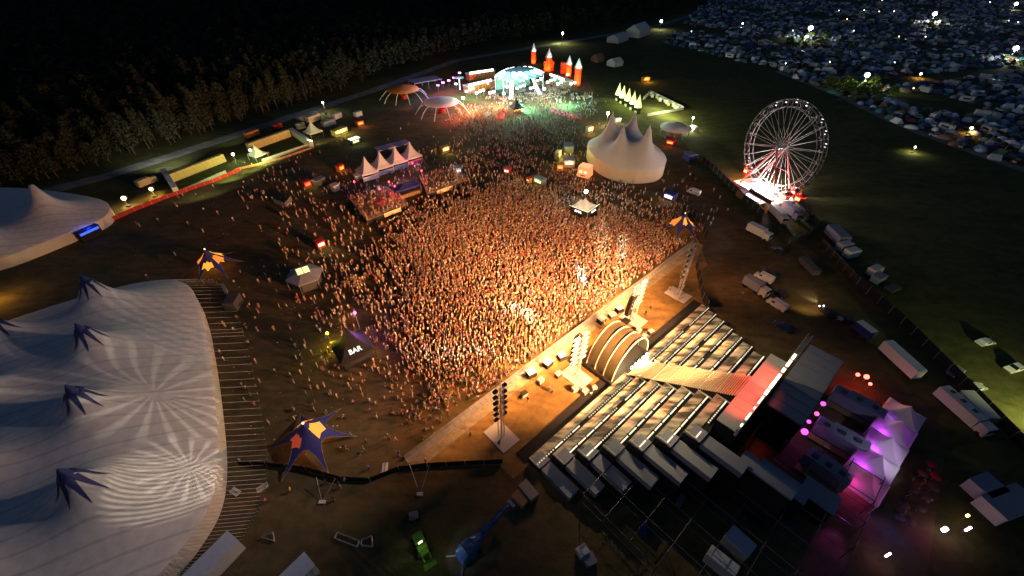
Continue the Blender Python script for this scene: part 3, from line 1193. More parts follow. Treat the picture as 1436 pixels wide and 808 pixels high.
star_shade('blue star canopy with glowing orange panels beside the screened fence', at(441, 622), 7.0, 5.0, 6, 0.15, [(-0.6, 0.9, .10, .34, 'y'), (1.5, 2.6, .30, .38, 'o'), (3.4, 4.4, .2, .4, 'r')])
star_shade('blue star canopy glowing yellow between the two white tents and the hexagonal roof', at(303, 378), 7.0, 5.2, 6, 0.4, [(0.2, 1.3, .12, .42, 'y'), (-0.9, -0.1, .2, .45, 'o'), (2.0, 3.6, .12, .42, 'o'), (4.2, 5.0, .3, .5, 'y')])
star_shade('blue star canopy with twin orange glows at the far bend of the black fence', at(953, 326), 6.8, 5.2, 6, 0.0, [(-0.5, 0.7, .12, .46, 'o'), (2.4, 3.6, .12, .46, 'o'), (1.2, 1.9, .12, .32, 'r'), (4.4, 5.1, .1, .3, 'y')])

# hexagonal roof with a lit skylight
o = thing('hexagonal_kiosk', 'grey hexagonal kiosk roof with a bright yellow skylight at the crowd edge', 'kiosk', at(432, 398), ang((415, 400), (450, 388)))
mb = MB(); mb.lathe([(4.3, 2.6), (4.3, 2.9), (1.5, 4.0)], LROOF, 6, smooth=False); mb.build('roof', o)
mb = MB(); mb.lathe([(3.4, 0), (3.4, 2.6)], DARK, 6, smooth=False); mb.build('counter', o)
SKYL = glow('skylight', (0.95, 0.85, 0.35), 1.5)
for sx in (-1, 1):
    mb = MB(); mb.box((sx * 0.72, 0.1, 3.92), (1.3, 2.5, 0.14), SKYL); mb.build('skylight', o)
mb = MB()
for k in range(6):
    mb.tube((4.1 * math.cos(PI * k / 3), 4.1 * math.sin(PI * k / 3), 0), (4.1 * math.cos(PI * k / 3), 4.1 * math.sin(PI * k / 3), 2.7), 0.07, STEEL)
mb.build('posts', o)

# black pyramid bar
rzb = ang((482, 500), (520, 483))
bl = at(498, 497)
o = pagoda('black pyramid bar tent lettered BAR between a yellow and a purple lamp', bl, rzb, 6.8, 6.8, 2.6, 7.6, BLACK, None, 'bar_tent', legm=BLACKM)
LET = glow('letters', (1.0, 0.96, 0.88), 1.3)
ltm = text_mesh('BAR', 1.35, LET)
l_ = bpy.data.objects.new('lettering', ltm); COL.objects.link(l_); l_.parent = o
l_.location = (0, -2.42, 3.42); l_.rotation_euler = (R(50), 0, 0)
mb = MB(); mb.box((0, -3.0, 0), (5.6, 0.6, 1.1), BLACKM); mb.box((0, -3.0, 1.1), (5.8, .8, .07), DARK); mb.build('counter', o)
for k, (x, c) in enumerate([(-1.4, (1, .12, .05)), (-.4, (1, .12, .05)), (.5, (1, .25, .1)), (1.5, (1, .8, .5))]):
    mb = MB(); mb.box((0, 0, 0), (.8, .5, .7), glow('shelf%d' % (k // 1), c, 1.6)); mb.build('lit_shelf', o, (x, -1.8, 1.3))
light('POINT', bl + Vector((0, 0, 2.0)), (1, .4, .2), 120, o, 0.3)
for q, h, nm, c, lab, pwr in [((463, 478), 2.0, 'yellow', (1.0, 0.75, 0.05), 'bright yellow lamp on a pole beside the black bar tent', 700), ((505, 462), 4.6, 'purple', (0.65, 0.15, 1.0), 'violet white lamp on a pole behind the black bar tent', 700)]:
    o2 = thing('pole_lamp', lab, 'lamp', at(*q))
    mb = MB(); mb.tube((0, 0, 0), (0, 0, h), 0.06, STEEL); mb.build('pole', o2)
    mb = MB(); mb.ball((0, 0, h + .25), 0.34, glow('bulb_' + nm, c, 4)); mb.build('bulb', o2)
    light('POINT', at(*q, h + .6), c, pwr, o2, 0.25)

# small pyramid bar with a lamp on top inside the crowd
o = pagoda('white pyramid bar tent with BAR lettering and a dazzling lamp mast amid the crowd', at(818, 300), ang((795, 300), (818, 309)), 6.4, 6.4, 2.5, 5.2, WHITET, None, 'bar_tent')
lb = text_mesh('BAR', 1.25, glow('letters2', (1, .95, .8), 3.0))
for rot, off in ((0, (0, -3.3)), (PI / 2, (3.3, 0))):
    mb = MB(); mb.box((0, 0, 0), (6.3, 0.08, 1.5), BLACK); mb.build('sign_board', o, (off[0] * .985, off[1] * .985, 1.6), rot)
    l_ = bpy.data.objects.new('lettering', lb); COL.objects.link(l_); l_.parent = o
    l_.location = (off[0], off[1] , 2.35); l_.rotation_euler = (R(80), 0, rot)
    mb = MB()
    mb.tube((-3.2, 0, 3.15), (3.2, 0, 3.15), 0.05, glow('edge_tube', (1, .9, .6), 2))
    mb.build('edge_tube', o, (off[0], off[1], 0), rot)
mb = MB(); mb.tube((0, 0, 4.5), (0, 0, 7.2), 0.07, STEEL); mb.build('mast', o)
mb = MB(); mb.ball((0, 0, 7.4), 0.55, glow('dazzle', (1, .93, .75), 30)); mb.build('bulb', o)
light('POINT', at(818, 300) + Vector((0, 0, 8.2)), (1, .85, .5), 5200, o, 0.5)


# ------------------------------------------------------------------ boxes on wheels, cabins, cars
def cabin_row(p, q, n, d, h, m, doorm, labelf, group, z=0, name='portable_cabin', front=-1):
    a, b = at(*p), at(*q)
    rz = math.atan2(b.y - a.y, b.x - a.x)
    w = (b - a).length / n
    meshes = {}
    mb = MB(); mb.box((0, 0, 0), (w - .08, d, h), m); meshes['body'] = mb.mesh('body')
    mb = MB(); mb.box((0, front * (d / 2 + .02), .12), (w * .62, .05, h * .8), doorm); meshes['door'] = mb.mesh('door')
    mb = MB(); mb.box((0, 0, h), (w - .02, d + .12, .14), m, top=.9); meshes['roof'] = mb.mesh('roof')
    for k in range(n):
        o = thing(name, labelf(k, n), 'cabin', a + (b - a) * ((k + .5) / n), rz, group)
        for nm, me in meshes.items():
            share(nm, me, o)


ORD = ['first', 'second', 'third', 'fourth', 'fifth', 'sixth', 'seventh', 'eighth', 'ninth', 'tenth', 'eleventh', 'twelfth']
YC = mat('yellow_cabin', (0.60, 0.50, 0.20), 0.5, 0.15)
YD = mat('yellow_door', (0.5, 0.42, 0.2), 0.5, 0.15)
WC = mat('white_cabin', (0.6, 0.6, 0.58), 0.5, 0.1)
cabin_row((242, 255), (316, 226), 11, 1.6, 2.7, YC, YD, lambda k, n: f'pale yellow cabin, {ORD[k]} from the forest lane end of the nearer yellow row', 'yellow cabins of the nearer enclosure')
cabin_row((233, 246), (250, 273), 8, 1.5, 2.4, WC, PALE, lambda k, n: f'white cabin, {ORD[k]} from the gravel road in the short row closing the nearer enclosure', 'white cabins of the nearer enclosure')
cabin_row((349, 212), (407, 191), 10, 1.6, 2.7, YC, YD, lambda k, n: f'pale yellow cabin, {ORD[k]} from the marquee end of the farther yellow row', 'yellow cabins of the farther enclosure')
cabin_row((410, 188), (438, 207), 9, 1.5, 2.4, WC, PALE, lambda k, n: f'white cabin, {ORD[k]} from the yellow row in the row closing the farther enclosure', 'white cabins of the farther enclosure')


def box_vehicle(name, label, cat, px, to, L, Wd, H, m, clear=0.9, cab=None, group=None, roofm=None, extra=None, sc=0.82):
    """a trailer or lorry: box body, chassis, wheels and an optional cab"""
    rz = ang(px, to)
    o = thing(name, label, cat, at(*px), rz, group)
    o.scale = (sc, sc, sc)
    mb = MB(); mb.box((0, 0, clear), (L, Wd, H), m); mb.build('body', o)
    mb = MB(); mb.box((0, 0, clear + H), (L - .1, Wd - .1, .07), roofm or m); mb.build('roof', o)
    mb = MB(); mb.box((0, 0, .45), (L * .95, Wd * .5, clear - .46), BLACKM); mb.build('chassis', o)
    wm = MB(); wm.tube((0, -.16, 0), (0, .16, 0), .48, TYRE, 10)
    wm = wm.mesh('wheel')
    for x in (-L * .36, -L * .24, L * .34):
        for y in (-1, 1):
            share('wheel', wm, o, (x, y * (Wd / 2 - .2), .48))
    if cab:
        mb = MB()
        mb.box((L / 2 + 1.15, 0, .5), (2.1, Wd - .1, 2.3), cab, top=.93)
        c = mb.build('cab', o)
        mb = MB(); mb.box((L / 2 + 2.17, 0, 1.6), (.08, Wd - .5, .9), GLASS); mb.build('windscreen', c)
        share('wheel', wm, o, (L / 2 + 1.2, Wd / 2 - .2, .48))
        share('wheel', wm, o, (L / 2 + 1.2, -Wd / 2 + .2, .48))
    if extra:
        extra(o, L, Wd, clear + H)
    return o


def container(name, label, cat, px, to, L, Wd, H, m, roofm=None, group=None, door=None):
    rz = ang(px, to)
    o = thing(name, label, cat, at(*px), rz, group)
    mb = MB(); mb.box((0, 0, 0.02), (L, Wd, H), m)
    for k in range(int(L / 0.6)):
        mb.box((-L / 2 + .3 + k * .6, 0, .15), (.12, Wd + .05, H - .3), m)
    mb.build('body', o)
    mb = MB(); mb.box((0, 0, H + .02), (L + .1, Wd + .1, .1), roofm or m); mb.build('roof', o)
    mb = MB(); mb.box((L / 2 + .03, 0, .15), (.05, Wd * .8, H - .3), door or GREY); mb.build('door', o)
    return o


CARM = {}


def car_meshes(key, m, van=False, suv=False):
    if key in CARM:
        return CARM[key]
    L, Wd = (5.2, 1.95) if van else (4.4, 1.8)
    h1, h2 = (1.05, 2.2) if van else ((.95, 1.6) if suv else (.85, 1.42))
    if van:
        prof = [(-L / 2, .3), (-L / 2, h2 - .1), (-L / 2 + .15, h2), (L * .22, h2), (L * .36, h1 + .15), (L / 2 - .05, h1 - .1), (L / 2, .3)]
        roof = None
    else:
        prof = [(-L / 2, .3), (-L / 2, h1 - .08), (-L * .42, h1), (-L * .30, h2 - .05), (-L * .2, h2), (L * .06, h2), (L * .22, h1 + .02), (L * .45, h1 - .16), (L / 2, h1 - .3), (L / 2, .3)]
    mb = MB()
    n = len(prof)
    vs, inset = [], []
    for sgn in (-1, 1):
        for x, z in prof:
            k = 1 - .14 * max(0, (z - h1 + .05)) / (h2 - h1 + .01)
            vs.append((x, sgn * Wd / 2 * k, z))
    mb.add(vs, [(i, (i + 1) % n, n + (i + 1) % n, n + i) for i in range(n)] + [tuple(range(n)), tuple(range(2 * n - 1, n - 1, -1))], m)
    out = {'body': mb.mesh('body')}
    g_ = MB()
    if van:
        g_.add([(L * .235, -Wd * .42, h2 - .06), (L * .235, Wd * .42, h2 - .06), (L * .352, Wd * .45, h1 + .22), (L * .352, -Wd * .45, h1 + .22)], [(0, 1, 2, 3), (3, 2, 1, 0)], GLASS)
        g_.v = [(x + .04, y, z + .03) for x, y, z in g_.v]
        for s_ in (-1, 1):
            g_.box((L * .16, s_ * (Wd / 2 - .05), h1 + .2), (.9, .05, .55), GLASS)
    else:
        for (xa, za, xb, zb) in ((L * .075, h2 - .03, L * .205, h1 + .06), (-L * .21, h2 - .04, -L * .295, h1 + .12)):
            g_.add([(xa, -Wd * .40, za), (xa, Wd * .40, za), (xb, Wd * .44, zb), (xb, -Wd * .44, zb)], [(0, 1, 2, 3), (3, 2, 1, 0)], GLASS)
        g_.v = [(x + (.03 if x > 0 else -.03), y, z + .03) for x, y, z in g_.v]
        for s_ in (-1, 1):
            g_.box((-L * .06, s_ * (Wd / 2 - .1), h1 + .04), (L * .26, .1, h2 - h1 - .12), GLASS)
    out['window'] = g_.mesh('window')
    w_ = MB(); w_.tube((0, -.1, 0), (0, .1, 0), .32, TYRE, 10); w_.tube((0, -.11, 0), (0, .11, 0), .18, STEEL, 8)
    out['wheel'] = w_.mesh('wheel')
    b_ = MB(); b_.box((L / 2, 0, .35), (.1, Wd * .9, .2), DARK); out['bumper'] = b_.mesh('bumper')
    h_ = MB(); h_.box((0, 0, 0), (.1, .34, .16), WHITE); out['headlight'] = h_.mesh('headlight')
    CARM[key] = (out, L, Wd, h1)
    return CARM[key]


CCOL = {'white': (0.72, 0.72, 0.72), 'silver': (0.4, 0.41, 0.43), 'black': (0.02, 0.02, 0.024), 'dark blue': (0.02, 0.03, 0.1), 'red': (0.35, 0.03, 0.02), 'grey': (0.16, 0.165, 0.17)}


def car(label, px, to, colour, van=False, suv=False, group=None, lights=None, name=None):
    m = mat('car_paint_' + colour, CCOL[colour], 0.3, 0.03, 1, spec=0.5)
    out, L, Wd, h1 = car_meshes((colour, van, suv), m, van, suv)
    o = thing(name or ('parked_van' if van else 'parked_car'), label, 'van' if van else 'car', at(*px), ang(px, to), group)
    o.scale = (.82, .82, .82)
    share('body', out['body'], o)
    share('window', out['window'], o)
    share('bumper', out['bumper'], o)
    for x in (-L * .3, L * .31):
        for y in (-1, 1):
            share('wheel', out['wheel'], o, (x, y * (Wd / 2 - .06), .32))
    for y in (-1, 1):
        share('headlight', out['headlight'], o, (L / 2 + .02, y * (Wd / 2 - .3), h1 - .36 if not van else .75))
    if lights:
        for y in (-1, 1):
            mb = MB(); mb.ball((0, 0, 0), .16, glow('headlamp', (1, .93, .8), 14)); mb.build('lit_lamp', o, (L / 2 + .12, y * .6, .75))
        c = o.matrix_basis
        d = Vector((math.cos(o.rotation_euler.z), math.sin(o.rotation_euler.z), 0))
        p = o.location + d * (L / 2 + .3) + Vector((0, 0, .9))
        light('SPOT', p, (1, .85, .6), lights, o, .15, p + d * 6 + Vector((0, 0, -1.1)), 70, .7)
    return o


# ------------------------------------------------------------------ right hand park
RG = 'cars parked beside the stage'
car('white car casting a long shadow across the meadow, smaller and farther from the edge', (1380, 482), (1396, 479), 'white')
car('large white estate car with dark windscreen on the meadow at the picture edge', (1420, 519), (1400, 524), 'white', suv=True)
car('silver car with open dark windows tucked against the meadow side of the black fence', (1366, 545), (1382, 543), 'silver')
car('grey pickup like car in shade just above the silver car by the fence', (1338, 524), (1325, 531), 'grey', suv=True)
car('white panel van beside the black cars near the outer terraces', (1088, 430), (1072, 420), 'white', van=True)
car('black car with glinting roof between the white panel van and the white van', (1092, 414), (1077, 405), 'black', suv=True)
car('white van with bright windscreen behind the grey box lorry', (1070, 392), (1056, 385), 'white', van=True)
car('dark car beside the white van, mostly lost in its shade', (1078, 385), (1062, 376), 'black')
car('dark blue car with bright lamps near the end of the highest terrace', (1096, 460), (1082, 452), 'dark blue')
car('black car by the fence shining one warm headlamp over the grass', (1158, 440), (1143, 424), 'black', lights=900)
car('dark car with two small lit lamps just behind the headlamp car', (1186, 452), (1172, 448), 'black')
car('dark car with two white lamps below the lorries under the big wheel', (1090, 354), (1082, 350), 'black', suv=True)
car('white van parked beyond the small blue tent near the circus tent', (972, 272), (962, 268), 'white', van=True)
box_vehicle('box_lorry', 'grey box lorry beside the white van on the dim grass', 'lorry', (1053, 405), (1064, 412), 5.2, 2.4, 2.5, LROOF, cab=PALE)
box_vehicle('box_trailer', 'long pale box trailer alone in the dark by the black meadow fence', 'trailer', (1257, 512), (1272, 526), 9.5, 2.5, 2.6, WHITE)
box_vehicle('box_trailer', 'small blue sided trailer with white roof beyond the long pale trailer', 'trailer', (1207, 470), (1220, 480), 4.4, 2.2, 2.2, BLUEC, roofm=WHITE)
box_vehicle('caravan', 'long grey motor home with roof hatches next to the black meadow fence', 'motor home', (1338, 576), (1356, 592), 8.6, 2.5, 2.5, PALE, clear=.5, cab=PALE,
            extra=lambda o, L, Wd, z: [(lambda mb: (mb.box((0, 0, 0), (.8, .8, .16), DARK), mb.build('roof_hatch', o, (x, .2, z + .07))))(MB()) for x in (-2.6, -.3, 2.2)])
container('site_cabin', 'flat pale cabin roof joined to the motor home by the black fence', 'cabin', (1362, 577), (1374, 590), 5.5, 2.2, 2.2, PALE)
tr = [((1170, 337), (1183, 350), 'box_trailer', 'widest grey trailer at the head of the line along the meadow', 8, 3.6, 3, LROOF), ((1180, 352), (1190, 350), 'box_trailer', 'short pale trailer crosswise behind the widest grey trailer', 4.5, 2.4, 2.4, PALE),
      ((1190, 361), (1202, 358), 'box_trailer', 'second short pale trailer of the dim line along the meadow', 4.5, 2.4, 2.3, WHITE), ((1222, 386), (1234, 381), 'box_trailer', 'blue and white trailer near the far dim end of the line', 4.2, 2.3, 2.2, PALE),
      ((1228, 396), (1240, 390), 'box_trailer', 'low grey trailer touching the blue and white trailer', 4.2, 2.3, 1.8, LROOF), ((1249, 408), (1261, 403), 'flat_trailer', 'open flat trailer last in the dim line along the meadow', 4.2, 2.3, .7, DARK),
      ((1132, 378), (1146, 392), 'box_trailer', 'long dark low trailer in the grass below the line of trailers', 7.5, 2.2, 1.6, DARK)]
for px, to, nm, lab, L, wd, h, m in tr:
    box_vehicle(nm, lab, 'trailer', px, to, L, wd, h, m, clear=.7, group='trailers along the meadow')
for px, to, lab, L, m in [((1058, 329), (1072, 336), 'white lorry with bright cab parked apart below the big wheel', 6.0, WHITE), ((1087, 304), (1099, 316), 'pale lorry side on to the glowing base of the big wheel', 7.0, PALE),
                          ((1105, 300), (1120, 312), 'dim lilac lorry behind the red lit stands of the big wheel', 6.5, LROOF), ((1122, 300), (1136, 312), 'dark lorry cluttered with gear farthest along the big wheel base', 6.5, DARK)]:
    box_vehicle('lorry', lab, 'lorry', px, to, L, 2.4, 2.5, m, cab=m, group='lorries behind the big wheel')
# loose dark gear and a fence side caravan
tag(fence('screen_fence', 'short dark crowd fence crossing behind the big wheel lorries', [(1105, 342), (1128, 334), (1150, 318)], 2.0, DARK), cat='fence')

# ------------------------------------------------------------------ the big wheel
hub = at(1097, 207, 15)
WA = R(109)
fw = thing('ferris_wheel', 'tall pale spoked big wheel with dark gondolas rising from a dazzling white base', 'ferris wheel', (hub.x, hub.y, 0), WA)
RAD, NG = 13.5, 24
RIMM = mat('wheel_rim', (0.33, 0.32, 0.31), 0.5, 0.1)
for yy in (-.75, .75):
    for rad, rr_ in ((RAD, .11), (RAD - 2.0, .085)):
        mb = MB()
        for k in range(72):
            a, b = 2 * PI * k / 72, 2 * PI * (k + 1) / 72
            mb.tube((rad * math.cos(a), yy, 15 + rad * math.sin(a)), (rad * math.cos(b), yy, 15 + rad * math.sin(b)), rr_, RIMM, 5, cap=False)
        mb.build('rim', fw)
mb = MB()
mb.tube((0, yy * 0 - .8, 0), (0, .8, 0), .02, RIMM)
sp = MB()
for yy in (-.75, .75):
    sp.tube((.5, yy * 1.6, 0), (RAD, yy, 0), .08, RIMM, 5)
sp.tube((RAD, -.75, 0), (RAD, .75, 0), .07, RIMM, 4)
sp.tube((RAD - 2, -.75, 0), (RAD - 2, .75, 0), .06, RIMM, 4)
sp.tube((RAD - 2, -.75, 0), (RAD, .75, 0), .05, RIMM, 4)
spm = sp.mesh('spoke')
gd = MB()
gd.lathe([(.05, -.95), (.75, -.9), (.85, -.35), (.8, -.3)], DARK, 8)
gd.lathe([(1.0, .75), (.6, 1.0), (.02, 1.15)], mat('gondola_roof', (0.10, 0.09, 0.1), 0.5), 8)
for k in range(4):
    gd.tube((.75 * math.cos(k * PI / 2), .75 * math.sin(k * PI / 2), -.4), (.75 * math.cos(k * PI / 2), .75 * math.sin(k * PI / 2), .8), .05, STEEL, 4)
gdm = gd.mesh('gondola')
gl = MB(); gl.box((0, 0, 0), (.35, .3, .95), glow('gondola_lamp', (1, .95, .9), 2.5)); glm = gl.mesh('lamp')
litset = {3, 4, 5, 6, 8, 9, 10, 20, 21}
for k in range(NG):
    a = 2 * PI * k / NG
    s_ = share('spoke', spm, fw, (0, 0, 15))
    s_.rotation_euler = (0, -a, 0)
    a2 = a + PI / NG
    gg = share('gondola', gdm, fw, ((RAD - .4) * math.cos(a2), 0, 15 + (RAD - .4) * math.sin(a2) - .7))
    if k in litset:
        share('lamp', glm, gg, (.3, -.75, .1))
mb = MB(); mb.tube((0, -2.2, 15), (0, 2.2, 15), .55, STEEL, 12); mb.lathe([(.02, 0), (.9, .05), (.9, .3), (.02, .35)], STEEL, 12, (0, 0, 14.8)); mb.build('hub', fw)
LEGR = mat('red_leg', (0.4, 0.06, 0.05), 0.5, 0.15)
for yy in (-1, 1):
    for xx in (-7.2, 7.2):
        mb = MB(); mb.tube((xx, yy * 3.4, 0.8), (0, yy * 2.0, 15), .26, LEGR, 6); mb.build('support_leg', fw)
    mb = MB(); mb.tube((-3.6, yy * 2.7, 7.9), (3.6, yy * 2.7, 7.9), .12, LEGR, 5); mb.build('cross_tie', fw)
mb = MB(); mb.box((0, 0, 0), (17.5, 9.5, .8), PALE); base = mb.build('platform', fw)
mb = MB(); mb.box((-3.5, 5.2, .8), (9, .5, 1.2), BLACK); mb.build('front_panel', base)
WG = glow('wheel_white', (1.0, 0.95, 0.96), 16)
for k in range(11):
    mb = MB(); mb.box((0, 0, 0), (.9, .3, .35), WG); mb.build('flood_lamp', fw, (-7.5 + k * 1.45, 3.9 if k % 2 else -3.2, .85))
for x, y, z, c, p_ in [(-3.5, 0, 3.5, (1, .92, .92), 20000), (2.0, 0, 2.5, (1, .9, .92), 14000), (-5, 4, 2.5, (1, .85, .8), 4000), (-7.5, 4.5, 3.0, (1, .12, .04), 1600), (7.5, 4.5, 3, (1, .1, .04), 2200), (6, -4, 2.5, (1, .16, .05), 1400), (10, 1.0, 3, (1, .5, .3), 1600)]:
    w_ = Matrix.Rotation(WA, 4, 'Z') @ Vector((x, y, z)) + Vector((hub.x, hub.y, 0))
    light('POINT', w_, c, p_, fw, .6)
mb = MB()
RGW = glow('wheel_red', (1.0, 0.06, 0.02), 2.5)
OGW = glow('wheel_orange', (1.0, 0.35, 0.1), 4)
for k, (px, lab, m, s_) in enumerate([((1100, 281), 'red glowing kiosk nearest the bright platform of the big wheel', RGW, 2.2), ((1112, 274), 'red glowing kiosk with an orange front under the rim of the big wheel', RGW, 2.0), ((1119, 284), 'orange red stall at the outer end of the big wheel', RGW, 2.0), ((1046, 245), 'small red canopy at the queue end of the big wheel', RGW, 1.6)]):
    o = thing('ticket_kiosk', lab, 'kiosk', at(*px), WA)
    mb = MB(); mb.box((0, 0, 0), (s_, s_, 2.1), REDC); mb.build('body', o)
    mb = MB(); mb.box((0, s_ / 2 + .05, 1.0), (s_ * .8, .08, .8), OGW); mb.build('lit_hatch', o)
    mb = MB(); mb.lathe([(s_ * .8, 2.15), (s_ * .75, 2.5), (.05, 3.3)], REDC, 8); mb.build('roof', o)
    mb = MB(); mb.lathe([(s_ * .82, 2.1), (s_ * .82, 2.3)], m, 8); mb.build('lit_edge', o)
o = thing('queue_booth', 'dark booth with a white lit screen in front of the big wheel platform', 'booth', at(1050, 283), WA)
mb = MB(); mb.box((0, 0, 0), (9.5, 2.2, 1.9), mat('brown_panel', (.2, .1, .05), .6)); mb.build('body', o)
mb = MB(); mb.box((-1, .3, 1.92), (4.5, 1.0, .25), glow('white_screen', (1, .93, .95), 5)); mb.build('lit_screen', o)
mb = MB(); mb.box((0, 0, 1.9), (9.7, 2.4, .02), DARK); mb.build('roof', o)

# ------------------------------------------------------------------ kiosks and stalls
def kiosk(label, px, to, L, Wd, H, m, lit, roofm=None, cat='kiosk', name='food_kiosk', lamp=None, pw=0):
    o = thing(name, label, cat, at(*px), ang(px, to))
    o.scale = (.86, .86, .86)
    mb = MB(); mb.box((0, 0, 0), (L, Wd, H), m); mb.build('body', o)
    mb = MB(); mb.box((0, -.15, H), (L + .3, Wd + .5, .16), roofm or m); mb.build('roof', o)
    if lit:
        mb = MB(); mb.box((0, -Wd / 2 - .04, H * .42), (L * .7, .08, H * .34), lit); mb.build('lit_hatch', o)
        mb = MB(); mb.box((0, -Wd / 2 - .25, H * .38), (L * .9, .5, .07), WOOD); mb.build('counter', o)
    if lamp:
        rz = o.rotation_euler.z
        p = o.location + Vector((math.sin(rz), -math.cos(rz), 0)) * (Wd / 2 + 1.2) + Vector((0, 0, H * .95))
        light('POINT', p, lamp, pw, o, .4)
    return o


YG_ = glow('kiosk_yellow', (1.0, 0.88, 0.25), 2.6)
GG_ = glow('kiosk_green', (0.75, 1.0, 0.45), 1.6)
WG_ = glow('kiosk_white', (1.0, 0.88, 0.62), 1.5)
RG_ = glow('kiosk_red', (1.0, 0.16, 0.05), 1.5)
OG_ = glow('kiosk_orange', (1.0, 0.42, 0.08), 1.7)
kiosk('glaring yellow fronted kiosk with brown roof below the row of pale trailers', (477, 188), (490, 183), 7.5, 3.0, 2.6, YC, YG_, mat('brown_roof', (.3, .2, .1)), lamp=(1, .9, .2), pw=1300)
kiosk('small kiosk with a green white strip lamp standing alone below the yellow kiosk', (498, 202), (509, 198), 4.5, 2.4, 2.6, DARK, GG_, glow('green_roof_lamp', (.8, 1, .6), 2.5), lamp=(.8, 1, .4), pw=160)
kiosk('red roofed stall glowing at the dark end of the two stalls', (431, 262), (441, 258), 2.8, 2.4, 2.4, REDC, RG_, REDC, lamp=(.9, .9, .3), pw=130)
kiosk('dark stall with a white green lit roof next to the red roofed stall', (449, 260), (460, 255), 4.2, 2.6, 2.8, DARK, None, GREY)
kiosk('pale cube cabin at the end of the dark stalls', (471, 267), (478, 264), 2.6, 2.2, 2.4, PALE, None, PALE)
kiosk('orange glowing flame shaped stall behind the dark stalls', (478, 240), (486, 236), 2.6, 2.2, 2.6, ORANGEC, OG_, REDC, lamp=(1, .3, .06), pw=250)
kiosk('small red roofed stand with a white lit hatch inside the sparse crowd', (450, 346), (459, 342), 2.5, 2.2, 2.3, REDC, glow('kiosk_warm', (1, .85, .5), 4), REDC, lamp=(1, .9, .4), pw=140)
kiosk('grey green kiosk with a bright strip lamp at the back of the dense crowd', (757, 258), (768, 263), 4.6, 2.6, 2.6, GREY, GG_, LROOF, lamp=(.8, 1, .4), pw=200)
kiosk('red topped kiosk with a white lamp at the back of the dense crowd', (712, 243), (722, 245), 2.6, 2.4, 2.4, REDC, WG_, REDC, lamp=(1, .5, .3), pw=110)
kiosk('orange lit kiosk in the crowd between the guest decks and the red topped kiosk', (742, 256), (748, 259), 1.6, 1.6, 2.0, ORANGEC, OG_, REDC)
kiosk('blue tent roofed booth with a white lit door by the fence gap', (939, 279), (950, 283), 4.0, 3.4, 2.6, BLUEC, glow('door_white', (1, .9, .7), 5), BLUEC, lamp=(1, .9, .7), pw=160)
kiosk('grey stall roof with a lit red sign beside the orange glowing box tent', (797, 232), (806, 232), 4.6, 4.2, 3.0, PALE, WG_, LROOF, lamp=(1, .5, .2), pw=420)
kiosk('pale narrow container behind the stall with the red sign', (797, 212), (806, 212), 4.0, 5.0, 3.0, LROOF, None, LROOF)
kiosk('orange fire lit hut at the foot of the bright yellow stall', (786, 238), (794, 239), 2.6, 2.4, 2.4, ORANGEC, OG_, WOOD, lamp=(1, .35, .08), pw=420)
kiosk('dazzling yellow stall beside the tall pole near the circus tent', (782, 222), (788, 214), 4.0, 1.8, 3.0, YC, YG_, CREAM, lamp=(1, .9, .2), pw=1700)
kiosk('warm lit stall with white lamps at the circus tent back corner', (826, 186), (836, 184), 3.0, 2.2, 2.8, CREAM, YG_, CREAM, lamp=(1, .7, .25), pw=900)
kiosk('small white lit stand between the circus tent and the glowing cones', (866, 172), (874, 171), 3.0, 1.5, 2.2, WHITE, WG_, WHITE, lamp=(1, 1, .6), pw=350)
kiosk('red lit hut under the round carousel tent', (940, 203), (949, 205), 3.6, 3.0, 2.4, REDC, OG_, REDC, lamp=(1, .2, .08), pw=260)
kiosk('blue sided box tent between the carousel tent and the fence', (966, 224), (974, 229), 4.4, 3.4, 2.8, BLUEC, None, LROOF)
kiosk('small pale stall with a white lamp behind the carousel tent', (972, 184), (979, 187), 2.6, 1.8, 2.4, PALE, WG_, PALE, lamp=(.95, 1, .7), pw=1500)
kiosk('orange lit stall far beyond the glowing cones', (905, 114), (914, 113), 5.0, 2.4, 2.4, ORANGEC, OG_, WOOD, lamp=(1, .45, .06), pw=1500)
kiosk('yellow lamp lit food stall beyond the white pagodas with a round brown umbrella', (624, 213), (634, 210), 4, 2.2, 2.5, WOOD, YG_, WOOD, lamp=(1, .8, .2), pw=420)
kiosk('blue dark canopy stall with a tiny white lamp above the smaller guest deck', (640, 243), (650, 241), 4, 3, 2.6, BLUEC, WG_, LROOF, lamp=(.8, .95, 1), pw=160)
o = thing('box_lantern_tent', 'orange glowing skull patterned box tent beside the circus tent', 'tent', at(820, 246), ang((812, 246), (828, 250)))
LANT = glow('lantern_box', (1.0, 0.28, 0.10), 1.4)
mb = MB(); mb.box((0, 0, 0), (4.4, 4.0, 3.6), LANT, top=.88); mb.build('body', o)
mb = MB(); mb.box((0, 0, 3.6), (4.0, 3.6, .5), glow('lantern_top', (1, .42, .2), 1.3), top=.5); mb.build('roof', o)
for x in (-.85, .85):
    mb = MB(); mb.tube((x, -2.02, 1.9), (x, -1.9, 1.95), .5, glow('lantern_eye', (1, .85, .3), 3), 8); mb.build('lit_eye', o)
mb = MB(); mb.box((0, -1.98, .5), (1.9, .12, .4), REDC); mb.build('mouth_panel', o)
light('POINT', at(820, 252, 2.5), (1, .3, .1), 260, o, .5)

